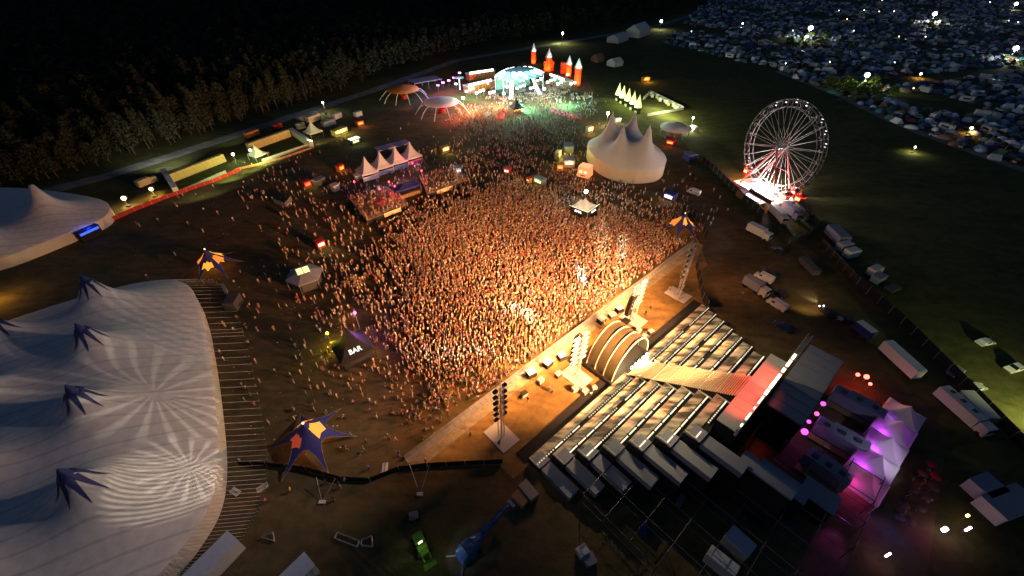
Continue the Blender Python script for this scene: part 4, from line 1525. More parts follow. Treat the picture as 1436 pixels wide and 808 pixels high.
# round carousel tent
o = thing('carousel_tent', 'round pale carousel tent with coloured lights behind the circus tent', 'tent', at(945, 190), 0)
mb = MB(); mb.lathe([(6.2, 3.0), (6.3, 3.5), (3.2, 4.6), (.1, 5.6)], WHITET, 20); mb.build('roof', o)
for k in range(10):
    mb = MB(); mb.tube((5.9 * math.cos(k * PI / 5), 5.9 * math.sin(k * PI / 5), 0), (5.9 * math.cos(k * PI / 5), 5.9 * math.sin(k * PI / 5), 3.1), .1, STEEL); mb.build('post', o)
mb = MB(); mb.lathe([(3.0, 0), (3.0, 2.8)], mat('brown_panel', (.2, .1, .05)), 14); mb.build('drum', o)
light('SPOT', at(945, 186, 10), (1, .55, .65), 700, o, .3, at(945, 188, 4), 100)
light('POINT', at(947, 196, 2.0), (1, .25, .1), 220, o, .3)

# ------------------------------------------------------------------ marquees and trailers by the forest road
pagoda('white pagoda marquee lit green white in the gap between the cabin enclosures', at(364, 224), ang((352, 228), (375, 219)), 5, 5, 2.5, 5.5, WHITET, None, 'marquee')
pagoda('white pointed pagoda with an open square front beside the farther cabins', at(441, 192), ang((430, 196), (452, 189)), 5.6, 5.6, 2.6, 6.4, WHITET, None, 'marquee')
light('SPOT', at(366, 222, 3.0), (.75, 1, .35), 3200, None, .3, at(366, 223, 0), 150, .5)
light('SPOT', at(345, 226, 4.3), (.8, 1, .3), 2600, None, .3, at(345, 227, 0), 150, .5)
light('SPOT', at(436, 196, 3.0), (.9, 1, .45), 1600, None, .3, at(436, 197, 0), 150, .5)
light('SPOT', at(318, 238, 4.3), (.75, 1, .3), 2600, None, .3, at(318, 239, 0), 150, .5)
for px, to, L, wd, h, m, lab, cab in [((433, 170), (447, 165), 13, 2.5, 2.9, LROOF, 'longest grey blue semi trailer nearest the forest road', None), ((441, 172), (452, 168), 8, 2.6, 3.0, CREAM, 'cream sided trailer in front of the longest semi trailer', None),
                                      ((462, 178), (474, 174), 7.5, 2.4, 2.5, LROOF, 'grey trailer with rounded roof between the cream trailer and the yellow kiosk', None), ((474, 168), (484, 164), 5, 2.4, 2.5, PALE, 'short grey trailer at the lamp end of the trailer park', None),
                                      ((423, 182), (433, 179), 4.2, 2.3, 2.4, CREAM, 'short cream trailer closest to the farther cabin enclosure', None), ((355, 193), (366, 189), 7, 2.4, 2.3, ORANGEC, 'orange tarpaulin trailer behind the farther yellow cabins', None),
                                      ((390, 182), (399, 179), 5, 2.2, 2.0, REDC, 'dark red trailer half hidden past the orange tarpaulin trailer', None), ((205, 262), (215, 258), 5, 2.2, 2.4, CREAM, 'cream van lit orange by the flaring lamp near the second marquee', CREAM),
                                      ((503, 165), (511, 162), 4.4, 2.2, 2.3, PALE, 'lone pale trailer at the dark end of the forest clearing', None)]:
    box_vehicle('lorry' if cab else 'trailer', lab, 'lorry' if cab else 'trailer', px, to, L, wd, h, m, cab=cab, group='trailers by the forest road')
o = kiosk('orange glowing round stall with string bulbs past the yellow kiosk', (505, 176), (513, 174), 3.4, 3.0, 2.4, ORANGEC, OG_, REDC, lamp=(1, .3, .08), pw=350)


def lamp_mast(label, px, h, col, power, r=.4, s=22, name='flood_mast', nm=None, group=None):
    o = thing(name, label, 'lamp', at(*px), 0, group)
    mb = MB(); mb.box((0, 0, 0), (1.2, .8, .5), DARK); mb.build('base', o)
    mb = MB(); mb.tube((0, 0, .5), (0, 0, h), .09, STEEL, 6, .06); mb.build('pole', o)
    g_ = glow(nm or ('mast_%d_%d_%d' % tuple(int(c * 99) for c in col)), tuple(min(1, .2 + c * .8) for c in col), s)
    mb = MB()
    mb.ball((0, 0, h + r * .5), r * 1.05, g_, 10)
    mb.build('lamp', o)
    mb = MB()
    mb.box((0, r * 1.05, h - .1), (r * 2.4, r * .2, r * 1.5), BLACKM)
    mb.build('reflector', o)
    p_ = at(*px) + Vector((0, 0, h - r * .7))
    light('SPOT', p_, col, power, o, r * .6, p_ + Vector((0, -.15, -1)), 168, .35)
    return o


lamp_mast('flaring orange white lamp by the red banner fence near the second marquee', (181, 290), 2.6, (1, .7, .28), 1500, .6, 7)
lamp_mast('flaring orange lamp beside the cream van on the banner fence line', (218, 276), 2.4, (1, .55, .12), 1900, .55, 6)
lamp_mast('white lamp at the end of the longest semi trailer by the forest', (457, 160), 5.0, (1, .95, .7), 2200)
lamp_mast('white lamp on a post among the cabins between the two enclosures', (332, 229), 3.2, (.85, 1, .5), 700)
lamp_mast('greenish white lamp beside the lit marquee between the enclosures', (356, 224), 3.4, (.85, 1, .6), 500)
lamp_mast('warm white lamp high behind the circus tent', (850, 178), 5.5, (1, .8, .4), 3200, .6)
lamp_mast('tall lamp mast behind the castle towers at the forest edge', (788, 62), 7, (.95, 1, .5), 9000, .7)
lamp_mast('lamp mast by the white gabled marquee at the camp corner', (925, 42), 6, (.95, 1, .6), 7000, 1.0)
lamp_mast('dazzling lamp mast in the middle of the tent camp', (1131, 55), 7, (.9, 1, .9), 26000, 1.37, 40)
lamp_mast('lamp mast among tents at the far side of the camp', (1304, 33), 7, (.95, 1, .85), 18000, 1.44, 40)
lamp_mast('lamp mast beside the wide camp path near the picture edge', (1413, 86), 7, (.95, 1, .85), 18000, 1.22, 40)
lamp_mast('dazzling lamp mast lighting green bushes at the camp front', (1207, 125), 6.5, (.88, 1, .62), 16000, 1.01, 40)
lamp_mast('small orange lamp glowing among tents low in the camp', (1357, 188), 2.2, (1, .5, .1), 1500, .5)
lamp_mast('small orange lamp on the brown camp path', (1288, 110), 2.2, (1, .5, .15), 3500, .5)
lamp_mast('low lamp at the lone tents out on the meadow', (1279, 214), 2.0, (.9, .9, .35), 2200, .3)
lamp_mast('lamp at the far corner of the camp under the dark tree line', (1420, 14), 5, (.9, 1, .7), 7000, 1.4)
lamp_mast('small white lamp on the round pale tent past the castle', (862, 92), 3.0, (1, 1, .7), 900, .35)
lamp_mast('small camp lamp in the dim upper tents', (1040, 38), 2.5, (.6, .7, 1), 1200, .6)
lamp_mast('white lamp on the meadow path behind the carousel tent', (968, 181), 4.5, (.95, 1, .65), 2600, .4)

# ------------------------------------------------------------------ the far stage
fo = at(728, 132)
frz = ang((690, 140), (770, 128))
fs = thing('canopy_stage', 'brilliantly lit far stage under a shallow teal and white dome roof', 'stage', fo, frz)
TEAL = mat('teal_dome', (0.20, 0.36, 0.40), 0.5, 0.2, 0.3)
mb = MB(); mb.lathe([(14, 9.0), (13.2, 9.9), (9, 11.6), (4, 12.6), (.05, 13.0)], TEAL, 24, sq=.62); mb.build('dome', fs)
WL = glow('stage_white', (0.9, 1.0, 1.0), 6)
TL = glow('stage_teal', (0.25, 0.9, 0.95), 2.2)
for k in range(16):
    a = 2 * PI * k / 16 + .1
    mb = MB()
    P = []
    for i in range(5):
        r = 8.5 + i * 1.35
        zz = [11.85, 11.3, 10.75, 10.2, 9.5][i]
        w = [.10, .16, .17, .12, .03][i]
        P.append([(r * math.cos(a + s_ * w + i * .07), r * .62 * math.sin(a + s_ * w + i * .07), zz + .12) for s_ in (-1, 0, 1)])
    mb.grid(P, WL if k % 3 else TL)
    mb.build('light_leaf', fs)
for a in (-1, -.55, .55, 1):
    for yy in (-6, 6):
        mb = MB(); mb.tube((a * 11.5, yy * (1.1 - .3 * abs(a)), 0), (a * 11.5, yy * (1.1 - .3 * abs(a)), 9.4), .3, STEEL, 6); mb.build('pillar', fs)
mb = MB(); mb.box((0, 2, 0), (22, 10, 1.6), BLACKM); mb.build('stage_deck', fs)
mb = MB(); mb.box((0, 7.2, 1.6), (20, .4, 7.2), mat('teal_backdrop', (.2, .4, .4), .6)); mb.build('backdrop', fs)
for k in range(10):
    mb = MB(); mb.box((-8.5 + k * 1.9, -2.9, 7.6 + .6 * math.sin(k)), (.6, .5, .6), glow('stage_spot%d' % (k % 3), [(1, .95, .9), (1, .5, .5), (.5, 1, .9)][k % 3], 14)); mb.build('spotlight', fs)
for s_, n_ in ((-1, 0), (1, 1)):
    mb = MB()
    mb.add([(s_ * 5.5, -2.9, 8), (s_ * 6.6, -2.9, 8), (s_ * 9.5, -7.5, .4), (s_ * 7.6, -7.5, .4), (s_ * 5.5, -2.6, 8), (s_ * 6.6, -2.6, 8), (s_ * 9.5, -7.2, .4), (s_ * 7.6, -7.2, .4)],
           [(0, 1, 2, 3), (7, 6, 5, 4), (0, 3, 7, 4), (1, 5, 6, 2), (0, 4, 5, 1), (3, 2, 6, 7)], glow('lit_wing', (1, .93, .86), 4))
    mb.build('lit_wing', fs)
# wings with lit scalloped fronts
WING = glow('wing_white', (1.0, .82, .68), 9)
for s_, px, to, L, lab in [(-1, (672, 126), (700, 119), 18, 'lower lit wing with orange scalloped arches beside the domed stage'), (1, (786, 119), (806, 127), 15, 'green lit wing with white rail on the castle side of the domed stage'),
                           (-1, (674, 110), (700, 106), 17, 'upper lit wing with white lamps behind the scalloped arches')]:
    o = thing('stage_wing', lab, 'stage wing', at(*px), ang(px, to), 'wings of the far stage')
    mb = MB(); mb.box((0, 0, 0), (L, 4.5, 3.4), mat('wing_wall', (.35, .2, .12), .7)); mb.build('body', o)
    mb = MB(); mb.box((0, 0, 3.4), (L + .6, 5, .3), PALE); mb.build('roof', o)
    for k in range(int(L / 2.6)):
        mb = MB(); mb.lathe([(1.15, 0), (1.15, 1.1), (.8, 1.9), (.05, 2.3)], ORANGEC if s_ < 0 else mat('green_cloth', (.1, .4, .2), .6), 10, (0, 0, 0), sq=.4); mb.build('arch', o, (-L / 2 + 1.6 + k * 2.6, -2.5, 1.0))
        mb = MB(); mb.box((0, 0, 0), (2.3, .6, .9), WING if k % 3 else WL); mb.build('lamp', o, (-L / 2 + 1.6 + k * 2.6, -2.4, 3.75))
for px, z, c, p_ in [((732, 140), 5, (.2, 1, .7), 26000), ((795, 138), 4, (.2, 1, .6), 14000), ((660, 146), 4, (1, .35, .2), 16000), ((598, 112), 9, (.15, .2, 1), 5000), ((625, 106), 9, (1, .12, .15), 6000), ((640, 156), 4, (1, .12, .12), 3500), ((655, 118), 7, (.3, 1, .5), 7000), ((700, 98), 15, (.8, 1, 1), 4000), ((700, 134), 6, (1, .6, .4), 12000), ((775, 126), 7, (1, .9, .85), 12000), ((735, 98), 17, (.6, .95, 1), 16000), ((682, 124), 8, (1, .85, .75), 12000)]:
    light('POINT', at(px[0], px[1], z), c, p_, fs, .5)
for k in range(34):
    q = at(650 + k * 4.7, (146, 141, 143)[k % 3] - k * .55 - (k % 4) * 4)
    c = [(1, .95, .9), (1, .5, .3), (.4, 1, .7), (1, .9, .8), (.6, .95, 1)][k % 5]
    o = thing('stage_blinder', ['white', 'orange', 'green', 'warm white', 'pale cyan'][k % 5] + ' stage lamp on a short stand along the front of the domed stage', 'lamp', q, 0, 'lamps along the front of the far stage')
    mb = MB(); mb.tube((0, 0, 0), (0, 0, 2.4), .08, STEEL); mb.build('stand', o)
    mb = MB(); mb.box((0, 0, 2.4), (1.3, .5, .9), glow('blinder%d' % (k % 5), c, 12)); mb.build('lamp_head', o)
# beams on the grass before the far stage
for src, z, tgt, c, p_, an in [((735, 115), 9, (786, 158), (1, .03, .75), 90000, 13), ((745, 115), 9, (803, 164), (1, .06, .1), 50000, 11), ((720, 118), 9, (703, 162), (1, .04, .04), 80000, 14), ((700, 120), 9, (684, 160), (.7, .9, 1), 16000, 14), ((740, 118), 9, (757, 160), (.4, 1, .6), 8000, 13),
                               ((690, 125), 8, (648, 150), (1, .05, .08), 22000, 28), ((690, 120), 8, (600, 118), (.25, .2, 1), 14000, 22), ((690, 115), 9, (632, 98), (1, .08, .1), 16000, 18), ((770, 118), 8, (830, 140), (.7, .9, 1), 9000, 16)]:
    light('SPOT', at(src[0], src[1], z), c, p_ * 4.5, fs, .2, at(*tgt), an, .6)
# lamps along the pink and violet stalls
for k, (px, c) in enumerate([((615, 128), (.3, .15, 1)), ((622, 124), (.9, .2, .9)), ((630, 121), (1, .25, .5)), ((637, 117), (.25, .2, 1)), ((640, 126), (.6, 1, .9)), ((645, 110), (1, .3, .7))]):
    o = thing('colour_lamp', ['violet blue lamp at the dark end of the stall row left unlit'.replace('left unlit', 'near the round tents'), 'magenta lamp second from the round tents in the stall row', 'pink lamp in the middle of the coloured stall row', 'blue lamp close to the orange scalloped wing', 'pale green lamp just in front of the coloured stall row', 'rose lamp at the stage end of the coloured stall row'][k], 'lamp', at(*px))
    mb = MB(); mb.tube((0, 0, 0), (0, 0, 2.6), .08, STEEL); mb.build('pole', o)
    mb = MB(); mb.box((0, 0, 2.6), (1.5, .5, .7), glow('colour_lamp%d' % k, c, 7)); mb.build('lamp_head', o)
    light('POINT', at(*px, 3.6), c, 420, o, .3)
o = thing('dance_floor_roof', 'broad dark roof washed blue and red beside the round orange tent', 'roof', at(597, 122), ang((570, 128), (625, 118)))
mb = MB(); mb.box((0, 0, 3.6), (17, 9, .3), mat('dark_roof_sheet', (.2, .2, .24), .6)); mb.build('roof', o)
for x in (-8, 0, 8):
    for y in (-4, 4):
        mb = MB(); mb.tube((x, y, 0), (x, y, 3.6), .12, STEEL); mb.build('post', o)
o = thing('lamp_disc_stand', 'tall stand with a teal disc top at the end of the orange scalloped wing', 'light stand', at(645, 126), 0)
mb = MB(); mb.tube((0, 0, 0), (0, 0, 6), .25, glow('stand_white', (.95, .95, 1), 3)); mb.build('pole', o)
mb = MB(); mb.lathe([(2.6, 6.0), (2.7, 6.3), (.1, 6.8)], TEAL, 14); mb.build('disc', o)

# black front of house tent
fh = pagoda('small black pointed tent with warm lights inside, in front of the domed stage', at(724, 157), frz, 5.5, 5.5, 2.6, 6.5, BLACK, None, 'mixing_tent', legm=BLACKM)
for k in range(6):
    mb = MB(); mb.box((-2 + k * .8, -2.2, 1.0 + .5 * (k % 2)), (.5, .4, .5), OG_); mb.build('lit_screen', fh)
light('POINT', at(724, 158, 1.9), (1, .5, .15), 300, fh, .3)

# castle
CASTR = mat('castle_wall', (0.55, 0.10, 0.03), 0.7, 0.25, 0.6)
CONEW = mat('castle_cone', (0.8, 0.8, 0.8), 0.6, 0.05)
cpx = [((748, 90), 6.6, 1.5), ((769, 100), 7.0, 1.75), ((797, 107), 5.6, 1.6), ((809, 120), 8.2, 1.8)]
cl = ['red lit castle tower with white cone nearest the domed stage roof', 'red lit castle tower with white cone joined to the taller red wall', 'red lit castle tower with white cone beside the second red wall, shortest of the four', 'red lit castle tower with white cone standing outermost and closest to the lawn']
for (px, h, r), lab in zip(cpx, cl):
    o = thing('castle_tower', lab, 'tower', at(*px), 0, 'castle towers by the far stage')
    mb = MB(); mb.lathe([(r, 0), (r, h), (r * 1.15, h), (r * 1.15, h + .7), (r, h + .7)], CASTR, 14); mb.build('shaft', o)
    for k in range(8):
        mb = MB(); mb.box((r * 1.1 * math.cos(k * PI / 4), r * 1.1 * math.sin(k * PI / 4), h + .7), (.45, .45, .5), CASTR, k * PI / 4); mb.build('merlon', o)
    mb = MB(); mb.lathe([(r * 1.25, h + .9), (r * .7, h + 3.0), (.05, h + 5.6)], CONEW, 14); mb.build('cone_roof', o)
    for k, (dx, dy) in enumerate([(1.6, -3.4), (-2.2, -2.8)]):
        light('SPOT', at(*px) + Vector((dx, dy, .6)), (1, .13, .02), 5200, o, .2, at(*px) + Vector((0, 0, h * .6)), 95, .6)
    light('POINT', at(*px) + Vector((.4, -r - 1.6, h + 1.6)), (.95, 1, .95), 420, o, .3)
for a, b, h, lab in [((762, 101), (776, 99), 5.2, 'red lit castle wall between the second tower and the dome'), ((786, 103), (799, 106), 5.8, 'red lit castle wall beside the shortest tower')]:
    o = thing('castle_wall', lab, 'wall', at(*a), ang(a, b))
    L = (at(*b) - at(*a)).length
    mb = MB(); mb.box((L / 2, 0, 0), (L, .8, h), CASTR); mb.build('wall', o)
    for k in range(int(L / 1.1)):
        mb = MB(); mb.box((.6 + k * 1.1, 0, h), (.6, .8, .7), CASTR); mb.build('merlon', o)
    m_ = at((a[0] + b[0]) / 2, (a[1] + b[1]) / 2 + 3, .6)
    light('SPOT', m_, (1, .13, .02), 5200, o, .2, at((a[0] + b[0]) / 2, (a[1] + b[1]) / 2) + Vector((0, 0, 5)), 110, .6)

# round tents on splayed legs
for px, r, h, m, lab, c, p_ in [((620, 158), 8.2, 4.6, WHITET, 'round lilac white disc tent on splayed pale legs before the far stage', (1, .12, .1), 300), ((567, 138), 8.0, 4.2, ORANGEC, 'round orange brown disc tent on curved legs at the forest side', (1, .35, .12), 160)]:
    o = thing('disc_tent', lab, 'tent', at(*px), 0)
    mb = MB(); mb.lathe([(r, h), (r * .98, h + .5), (r * .6, h + 1.4), (.05, h + 1.9)], m, 26); mb.build('roof', o)
    for k in range(11):
        a = 2 * PI * k / 11
        mb = MB()
        pts = [(r * .92, h), (r * 1.15, h * .8), (r * 1.38, h * .42), (r * 1.55, 0)]
        for (ra, za), (rb, zb) in zip(pts, pts[1:]):
            mb.tube((ra * math.cos(a), ra * math.sin(a), za), (rb * math.cos(a), rb * math.sin(a), zb), .17, PALE, 5)
        mb.build('leg', o)
    mb = MB(); mb.lathe([(1.8, 0), (1.8, 2.0)], REDC, 12); mb.build('drum', o)
    light('POINT', at(px[0] + 4, px[1] + 8, 2.2), c, p_, o, .3)
light('SPOT', at(660, 130, 12), (.75, .65, 1), 2500, None, .3, at(620, 150, 5), 60)
light('SPOT', at(590, 150, 10), (1, .55, .2), 600, None, .3, at(567, 130, 5), 80)

# glowing cones
for k, (px) in enumerate([(866, 141), (872, 145), (879, 149), (886, 154), (893, 159)]):
    o = thing('cone_stall', ['glowing yellow white cone stall, the one closest to the castle in the row of five', 'second glowing cone stall from the castle in the row of five', 'middle one of the five glowing cone stalls', 'fourth glowing cone stall from the castle in the row of five', 'glowing cone stall closest to the circus tent in the row of five'][k], 'stall', at(*px), ang((866, 141), (893, 159)), 'row of five cone stalls')
    mb = MB(); mb.lathe([(1.7, 2.8), (1.5, 3.6), (.9, 5.6), (.05, 8.4)], mat('cone_fabric', (.75, .78, .5), .7), 12); mb.build('cone', o)
    for x in (-1.2, 1.2):
        mb = MB(); mb.box((x, 0, 0), (.5, 1.6, 2.8), BLACK); mb.build('side', o)
    mb = MB(); mb.box((0, -.7, 0), (2, .4, 1), mat('cone_counter', (.6, .6, .3), .7)); mb.build('counter', o)
    d = Vector((-.6, -1, 0)).normalized()
    light('POINT', at(*px) + d * 3.2 + Vector((0, 0, 4.6)), (.92, 1, .35), 900, o, .3)
o = thing('lit_enclosure', 'rectangular yard of white lit stands with low pale walls past the glowing cones', 'stand', at(925, 152), ang((905, 155), (958, 157)))
en = [at(902, 140) - at(925, 152), at(912, 131) - at(925, 152), at(958, 154) - at(925, 152), at(908, 163) - at(925, 152)]
iv = Matrix.Rotation(-o.rotation_euler.z, 3, 'Z')
en = [iv @ e for e in en]
for (i, j, h) in ((1, 2, 1.5), (3, 2, 1.0), (0, 1, 1.5)):
    d = en[j] - en[i]
    mb = MB(); c = (en[i] + en[j]) / 2; mb.box((c.x, c.y, 0), (d.length, .4, h), PALE, math.atan2(d.y, d.x)); mb.build('low_wall', o)
for k in range(12):
    f_ = (k + .5) / 12
    p = en[1] + (en[2] - en[1]) * f_
    q = p + (en[3] - en[2]).normalized() * (1.6 + .7 * (k % 3))
    mb = MB(); mb.box((q.x, q.y, 0), (1.3, 1.0, 1.5 + .4 * (k % 2)), WHITE if k % 4 else YC); mb.build('stand', o)
for f_ in (.2, .5, .8):
    p = at(915 + 36 * f_, 136 + 20 * f_, 4.5)
    light('POINT', p, (.95, 1, .45), 5200, o, .3)

# gabled marquee and round tents at the camp corner
def gable_tent(label, px, to, L, Wd, h0, h1, m, name='gabled_marquee', cat='tent', group=None):
    o = thing(name, label, cat, at(*px), ang(px, to), group)
    mb = MB(); mb.add([(-L / 2, -Wd / 2, h0), (L / 2, -Wd / 2, h0), (L / 2, 0, h1), (-L / 2, 0, h1), (L / 2, Wd / 2, h0), (-L / 2, Wd / 2, h0)], [(0, 1, 2, 3), (3, 2, 4, 5)], m); mb.build('roof', o)
    mb = MB(); mb.add([(-L / 2, -Wd / 2, 0), (L / 2, -Wd / 2, 0), (L / 2, Wd / 2, 0), (-L / 2, Wd / 2, 0), (-L / 2, -Wd / 2, h0), (L / 2, -Wd / 2, h0), (L / 2, Wd / 2, h0), (-L / 2, Wd / 2, h0), (L / 2, 0, h1 - .03), (-L / 2, 0, h1 - .03)],
                      [(0, 1, 5, 4), (1, 2, 6, 8, 5), (2, 3, 7, 6), (3, 0, 4, 9, 7)], m); mb.build('wall', o)
    return o


gable_tent('white gabled marquee lit by the mast at the camp corner', (894, 50), (905, 46), 22, 12, 5, 9, WHITE)
gable_tent('low greenish marquee next to the white gabled one', (866, 58), (878, 54), 18, 10, 3.5, 5.5, PALE)
gable_tent('dark brown gabled hut behind the castle towers', (838, 86), (848, 84), 7, 6, 2.5, 4.5, mat('brown_canvas', (.22, .12, .06)))
gable_tent('pale rounded tent with a lamp on top past the dark brown hut', (862, 92), (872, 90), 8, 7, 2.5, 4.5, PALE)

# ------------------------------------------------------------------ violet bar yard and its trailers
prz = ang((1202, 707), (1278, 588))
pgl = ['violet pagoda tent at the bright pink end of the joined row of five', 'second violet pagoda tent from the pink end of the joined row', 'middle violet pagoda tent of the joined row of five', 'fourth violet pagoda tent from the pink end, paler than the rest', 'pale lilac pagoda tent at the dark end of the joined row']
p0, p1 = at(1191, 701), at(1260, 583)
for k in range(5):
    p = p0 + (p1 - p0) * ((k + .5) / 5)
    pagoda(pgl[k], p, prz, (p1 - p0).length / 5, 5.3, 2.6, 4.9, WHITET, 'row of five violet pagoda tents', back=BLACK, front=BLACK)  # black front and back walls added to hold the violet light in
for k, (f_, w_, c) in enumerate([(.06, 200, (1, .05, .42)), (.22, 300, (.62, .03, 1)), (.42, 320, (.58, .03, 1)), (.62, 280, (.58, .03, 1)), (.8, 110, (.5, .12, 1))]):
    p = p0 + (p1 - p0) * f_ + Vector((math.sin(prz), -math.cos(prz), 0)) * -1.0
    light('POINT', (p.x, p.y, 2.0), c, w_, None, .3)
light('SPOT', at(1330, 660, 9), (.8, .72, .95), 1500, None, .3, at(1250, 640, 4), 70, .8, 'added_yard_wash')  # added wash over the violet roofs, without a fixture
for k, (a, b, lab) in enumerate([(foot(1133, 631, 2.8), foot(1193, 675, 2.8), 'blue grey show trailer lowest in the violet yard, lamps along its underside'), (foot(1147, 588, 2.8), foot(1219, 629, 2.8), 'blue grey show trailer in the middle of the violet yard'), (foot(1171, 543, 2.8), foot(1242, 581, 2.8), 'blue grey show trailer closest to the red glow in the violet yard')]):
    mid = ((a[0] + b[0]) / 2, (a[1] + b[1]) / 2)
    L = (at(*b) - at(*a)).length
    o = box_vehicle('show_trailer', lab, 'trailer', mid, b, L, 2.3, 2.2, LROOF, clear=.6, group='show trailers in the violet yard', sc=1.0)
    for q in range(3):
        mb = MB(); mb.box((0, 0, 0), (.8, .7, .25), DARK); mb.build('roof_hatch', o, (-L * .32 + q * L * .3, .2 * (q - 1), 2.88))
    mb = MB(); mb.box((L * .06, 1.35, 2.3), (L * .55, .55, .5), LROOF); mb.build('awning_box', o)
    mb = MB(); mb.box((0, -1.9, .45), (L, 1.2, .1), WOOD); mb.build('porch', o)
for k in range(2):
    o = thing('tube_lamp', ['short white tube lamp under the lowest show trailer, nearer the stage', 'long white tube lamp under the lowest show trailer'][k], 'lamp', at(*[(1157, 657), (1180, 671)][k]), ang((1157, 657), (1180, 671)))
    mb = MB(); mb.tube((0, 0, 0), (0, 0, 1), .06, STEEL); mb.build('post', o)
    mb = MB(); mb.box((0, 0, 1), ((.5, 1.1)[k], .15, .12), glow('tube_white', (1, .95, .75), 10)); mb.build('tube', o)
for k, px in enumerate([(1145, 578), (1136, 592), (1125, 603), (1119, 617)]):
    o = thing('violet_lamp', ['violet ball lamp on the stage side of the yard, nearest the red glow', 'pink ball lamp between two violet ones on the stage side of the yard', 'small violet ball lamp third along the stage side of the yard', 'largest violet ball lamp at the lower end of the yard edge'][k], 'lamp', at(*px), 0, 'ball lamps at the violet yard edge')
    mb = MB(); mb.tube((0, 0, 0), (0, 0, 2.2), .06, STEEL); mb.build('pole', o)
    mb = MB(); mb.ball((0, 0, 2.5), (.42, .38, .34, .55)[k], glow('violet_ball%d' % (k == 1), [(.75, .12, .8), (1, .15, .5)][k == 1], 1.6), 10); mb.build('globe', o)
    light('POINT', at(*px, 3.2), [(.7, .1, .9), (1, .12, .45)][k == 1], 40, o, .3)
for k, (px, s_) in enumerate([((1196, 534), .35), ((1208, 537), .45), ((1213, 547), .3)]):
    o = thing('red_lamp', ['round red lamp at the start of the red glow beyond the show trailers', 'square pinkish red lamp in the middle of the red glow', 'small red lamp closest to the top show trailer'][k], 'lamp', at(*px))
    mb = MB(); mb.tube((0, 0, 0), (0, 0, 1.6), .06, STEEL); mb.build('pole', o)
    mb = MB(); mb.ball((0, 0, 1.8), s_, glow('red_ball', (1, .12, .08), 6), 10); mb.build('globe', o)
    light('POINT', at(*px, 2.4), (1, .04, .02), 150, o, .3)
for k, (px, h, c, pw) in enumerate([((1316, 748), 2.4, (1, .6, 1), 70), ((1347, 748), 2.4, (1, .75, 1), 22), ((1236, 784), 2.4, (1, .65, 1), 22), ((1349, 728), 2.0, (1, .5, .1), 18)]):
    o = thing('tube_lamp', ['fat pinkish white lamp at the violet end of the garden path', 'upright pinkish tube lamp beside the flat grey roofs', 'upright pinkish tube lamp alone near the violet spot on the grass', 'small amber lamp at the corner of the flat grey roofs'][k], 'lamp', at(*px))
    mb = MB(); mb.tube((0, 0, 0), (0, 0, 1.0), .06, STEEL); mb.build('pole', o)
    mb = MB(); mb.tube((0, 0, 1.0), (0, 0, 1.0 + (.7, 1.1, 1.1, .35)[k]), (.28, .14, .13, .18)[k], glow('tube_pink%d' % (k == 3), [(1, .75, 1), (1, .6, .15)][k == 3], 11), 8); mb.build('tube', o)
    light('POINT', at(*px, 2.4), [(1, .15, .6), (1, .25, .2), (.9, .2, .4), (1, .4, .08)][k], pw, o, .2)
for k, (px, to, L, w_) in enumerate([((1372, 690), (1390, 683), 3.6, 3.0), ((1402, 712), (1425, 703), 7.0, 3.4)]):
    container('flat_cabin', ['flat grey roofed cabin with a stripe, smaller of the two joined by the amber lamp', 'flat grey roofed long cabin with two dark vents by the amber lamp'][k], 'cabin', px, to, L, w_, 2.3, PALE, LROOF, 'flat cabins by the amber lamp')
# garden bar objects: tables with red cloth under the violet row
for k, px in enumerate([(1300, 655), (1288, 668), (1306, 672), (1275, 690), (1292, 700), (1262, 712), (1284, 716), (1270, 735), (1256, 728), (1303, 688)]):
    o = thing('garden_table', ['round table with red cloth closest to the open end of the violet row', 'dim round table by the middle of the violet row', 'red clothed table at the outer edge of the bar garden', 'dim round table two along from the pink end of the row', 'dim round table among the dark plants of the bar garden', 'round table just outside the pink lit pagoda end', 'round table near the fat pinkish lamp', 'round table at the blue lit corner of the bar garden', 'round table touching the blue lit pagoda corner', 'lone round table in the middle of the bar garden'][k], 'table', at(*px), 0, 'tables of the bar garden')
    mb = MB(); mb.lathe([(.02, 1.08), (.75, 1.1), (.75, 1.04), (.02, 1.02)], REDC if k in (0, 2) else mat('table_brown', (.12, .08, .05)), 12); mb.build('table_top', o)
    mb = MB(); mb.tube((0, 0, 0), (0, 0, 1.03), .06, STEEL); mb.build('leg', o)
light('POINT', at(1300, 662, 2.4), (1, .06, .06), 16, None, .4)
light('POINT', at(1258, 740, 1.8), (.15, .15, 1), 90, None, .3)
light('SPOT', at(1200, 700, 3.2), (.65, .08, .9), 1300, None, .2, at(1165, 768), 34, .9)
light('SPOT', at(1215, 725, 3.0), (.65, .08, .7), 90, None, .2, at(1225, 745), 90, .9)

# ------------------------------------------------------------------ things along the lower edge
container('flat_cabin', 'long pale blue grey cabin roof at the lower corner beside the striped tent', 'cabin', (306, 795), (330, 770), 6.5, 2.4, 2.6, PALE, mat('pale_roof', (.5, .52, .6), .6))
container('flat_cabin', 'pale cabin roof cut by the lower edge between tent and tractor', 'cabin', (418, 818), (430, 806), 5.0, 2.4, 2.6, PALE, mat('pale_roof', (.5, .52, .6)))
container('flat_cabin', 'pale cabin roof in the dark behind the scaffolding, the larger of two', 'cabin', (1030, 768), (1043, 780), 3.2, 2.2, 2.4, PALE, mat('pale_roof', (.5, .52, .6)))
container('flat_cabin', 'narrow pale cabin roof cut by the lower edge behind the scaffolding', 'cabin', (1006, 795), (1022, 808), 3.6, 1.5, 2.4, PALE, mat('pale_roof', (.5, .52, .6)))
container('gear_container', 'brownish open container beside the lowest corner of the stepped stage', 'container', (741, 692), (751, 704), 2.8, 1.5, 1.2, mat('dusty_box', (.32, .28, .24)), None)
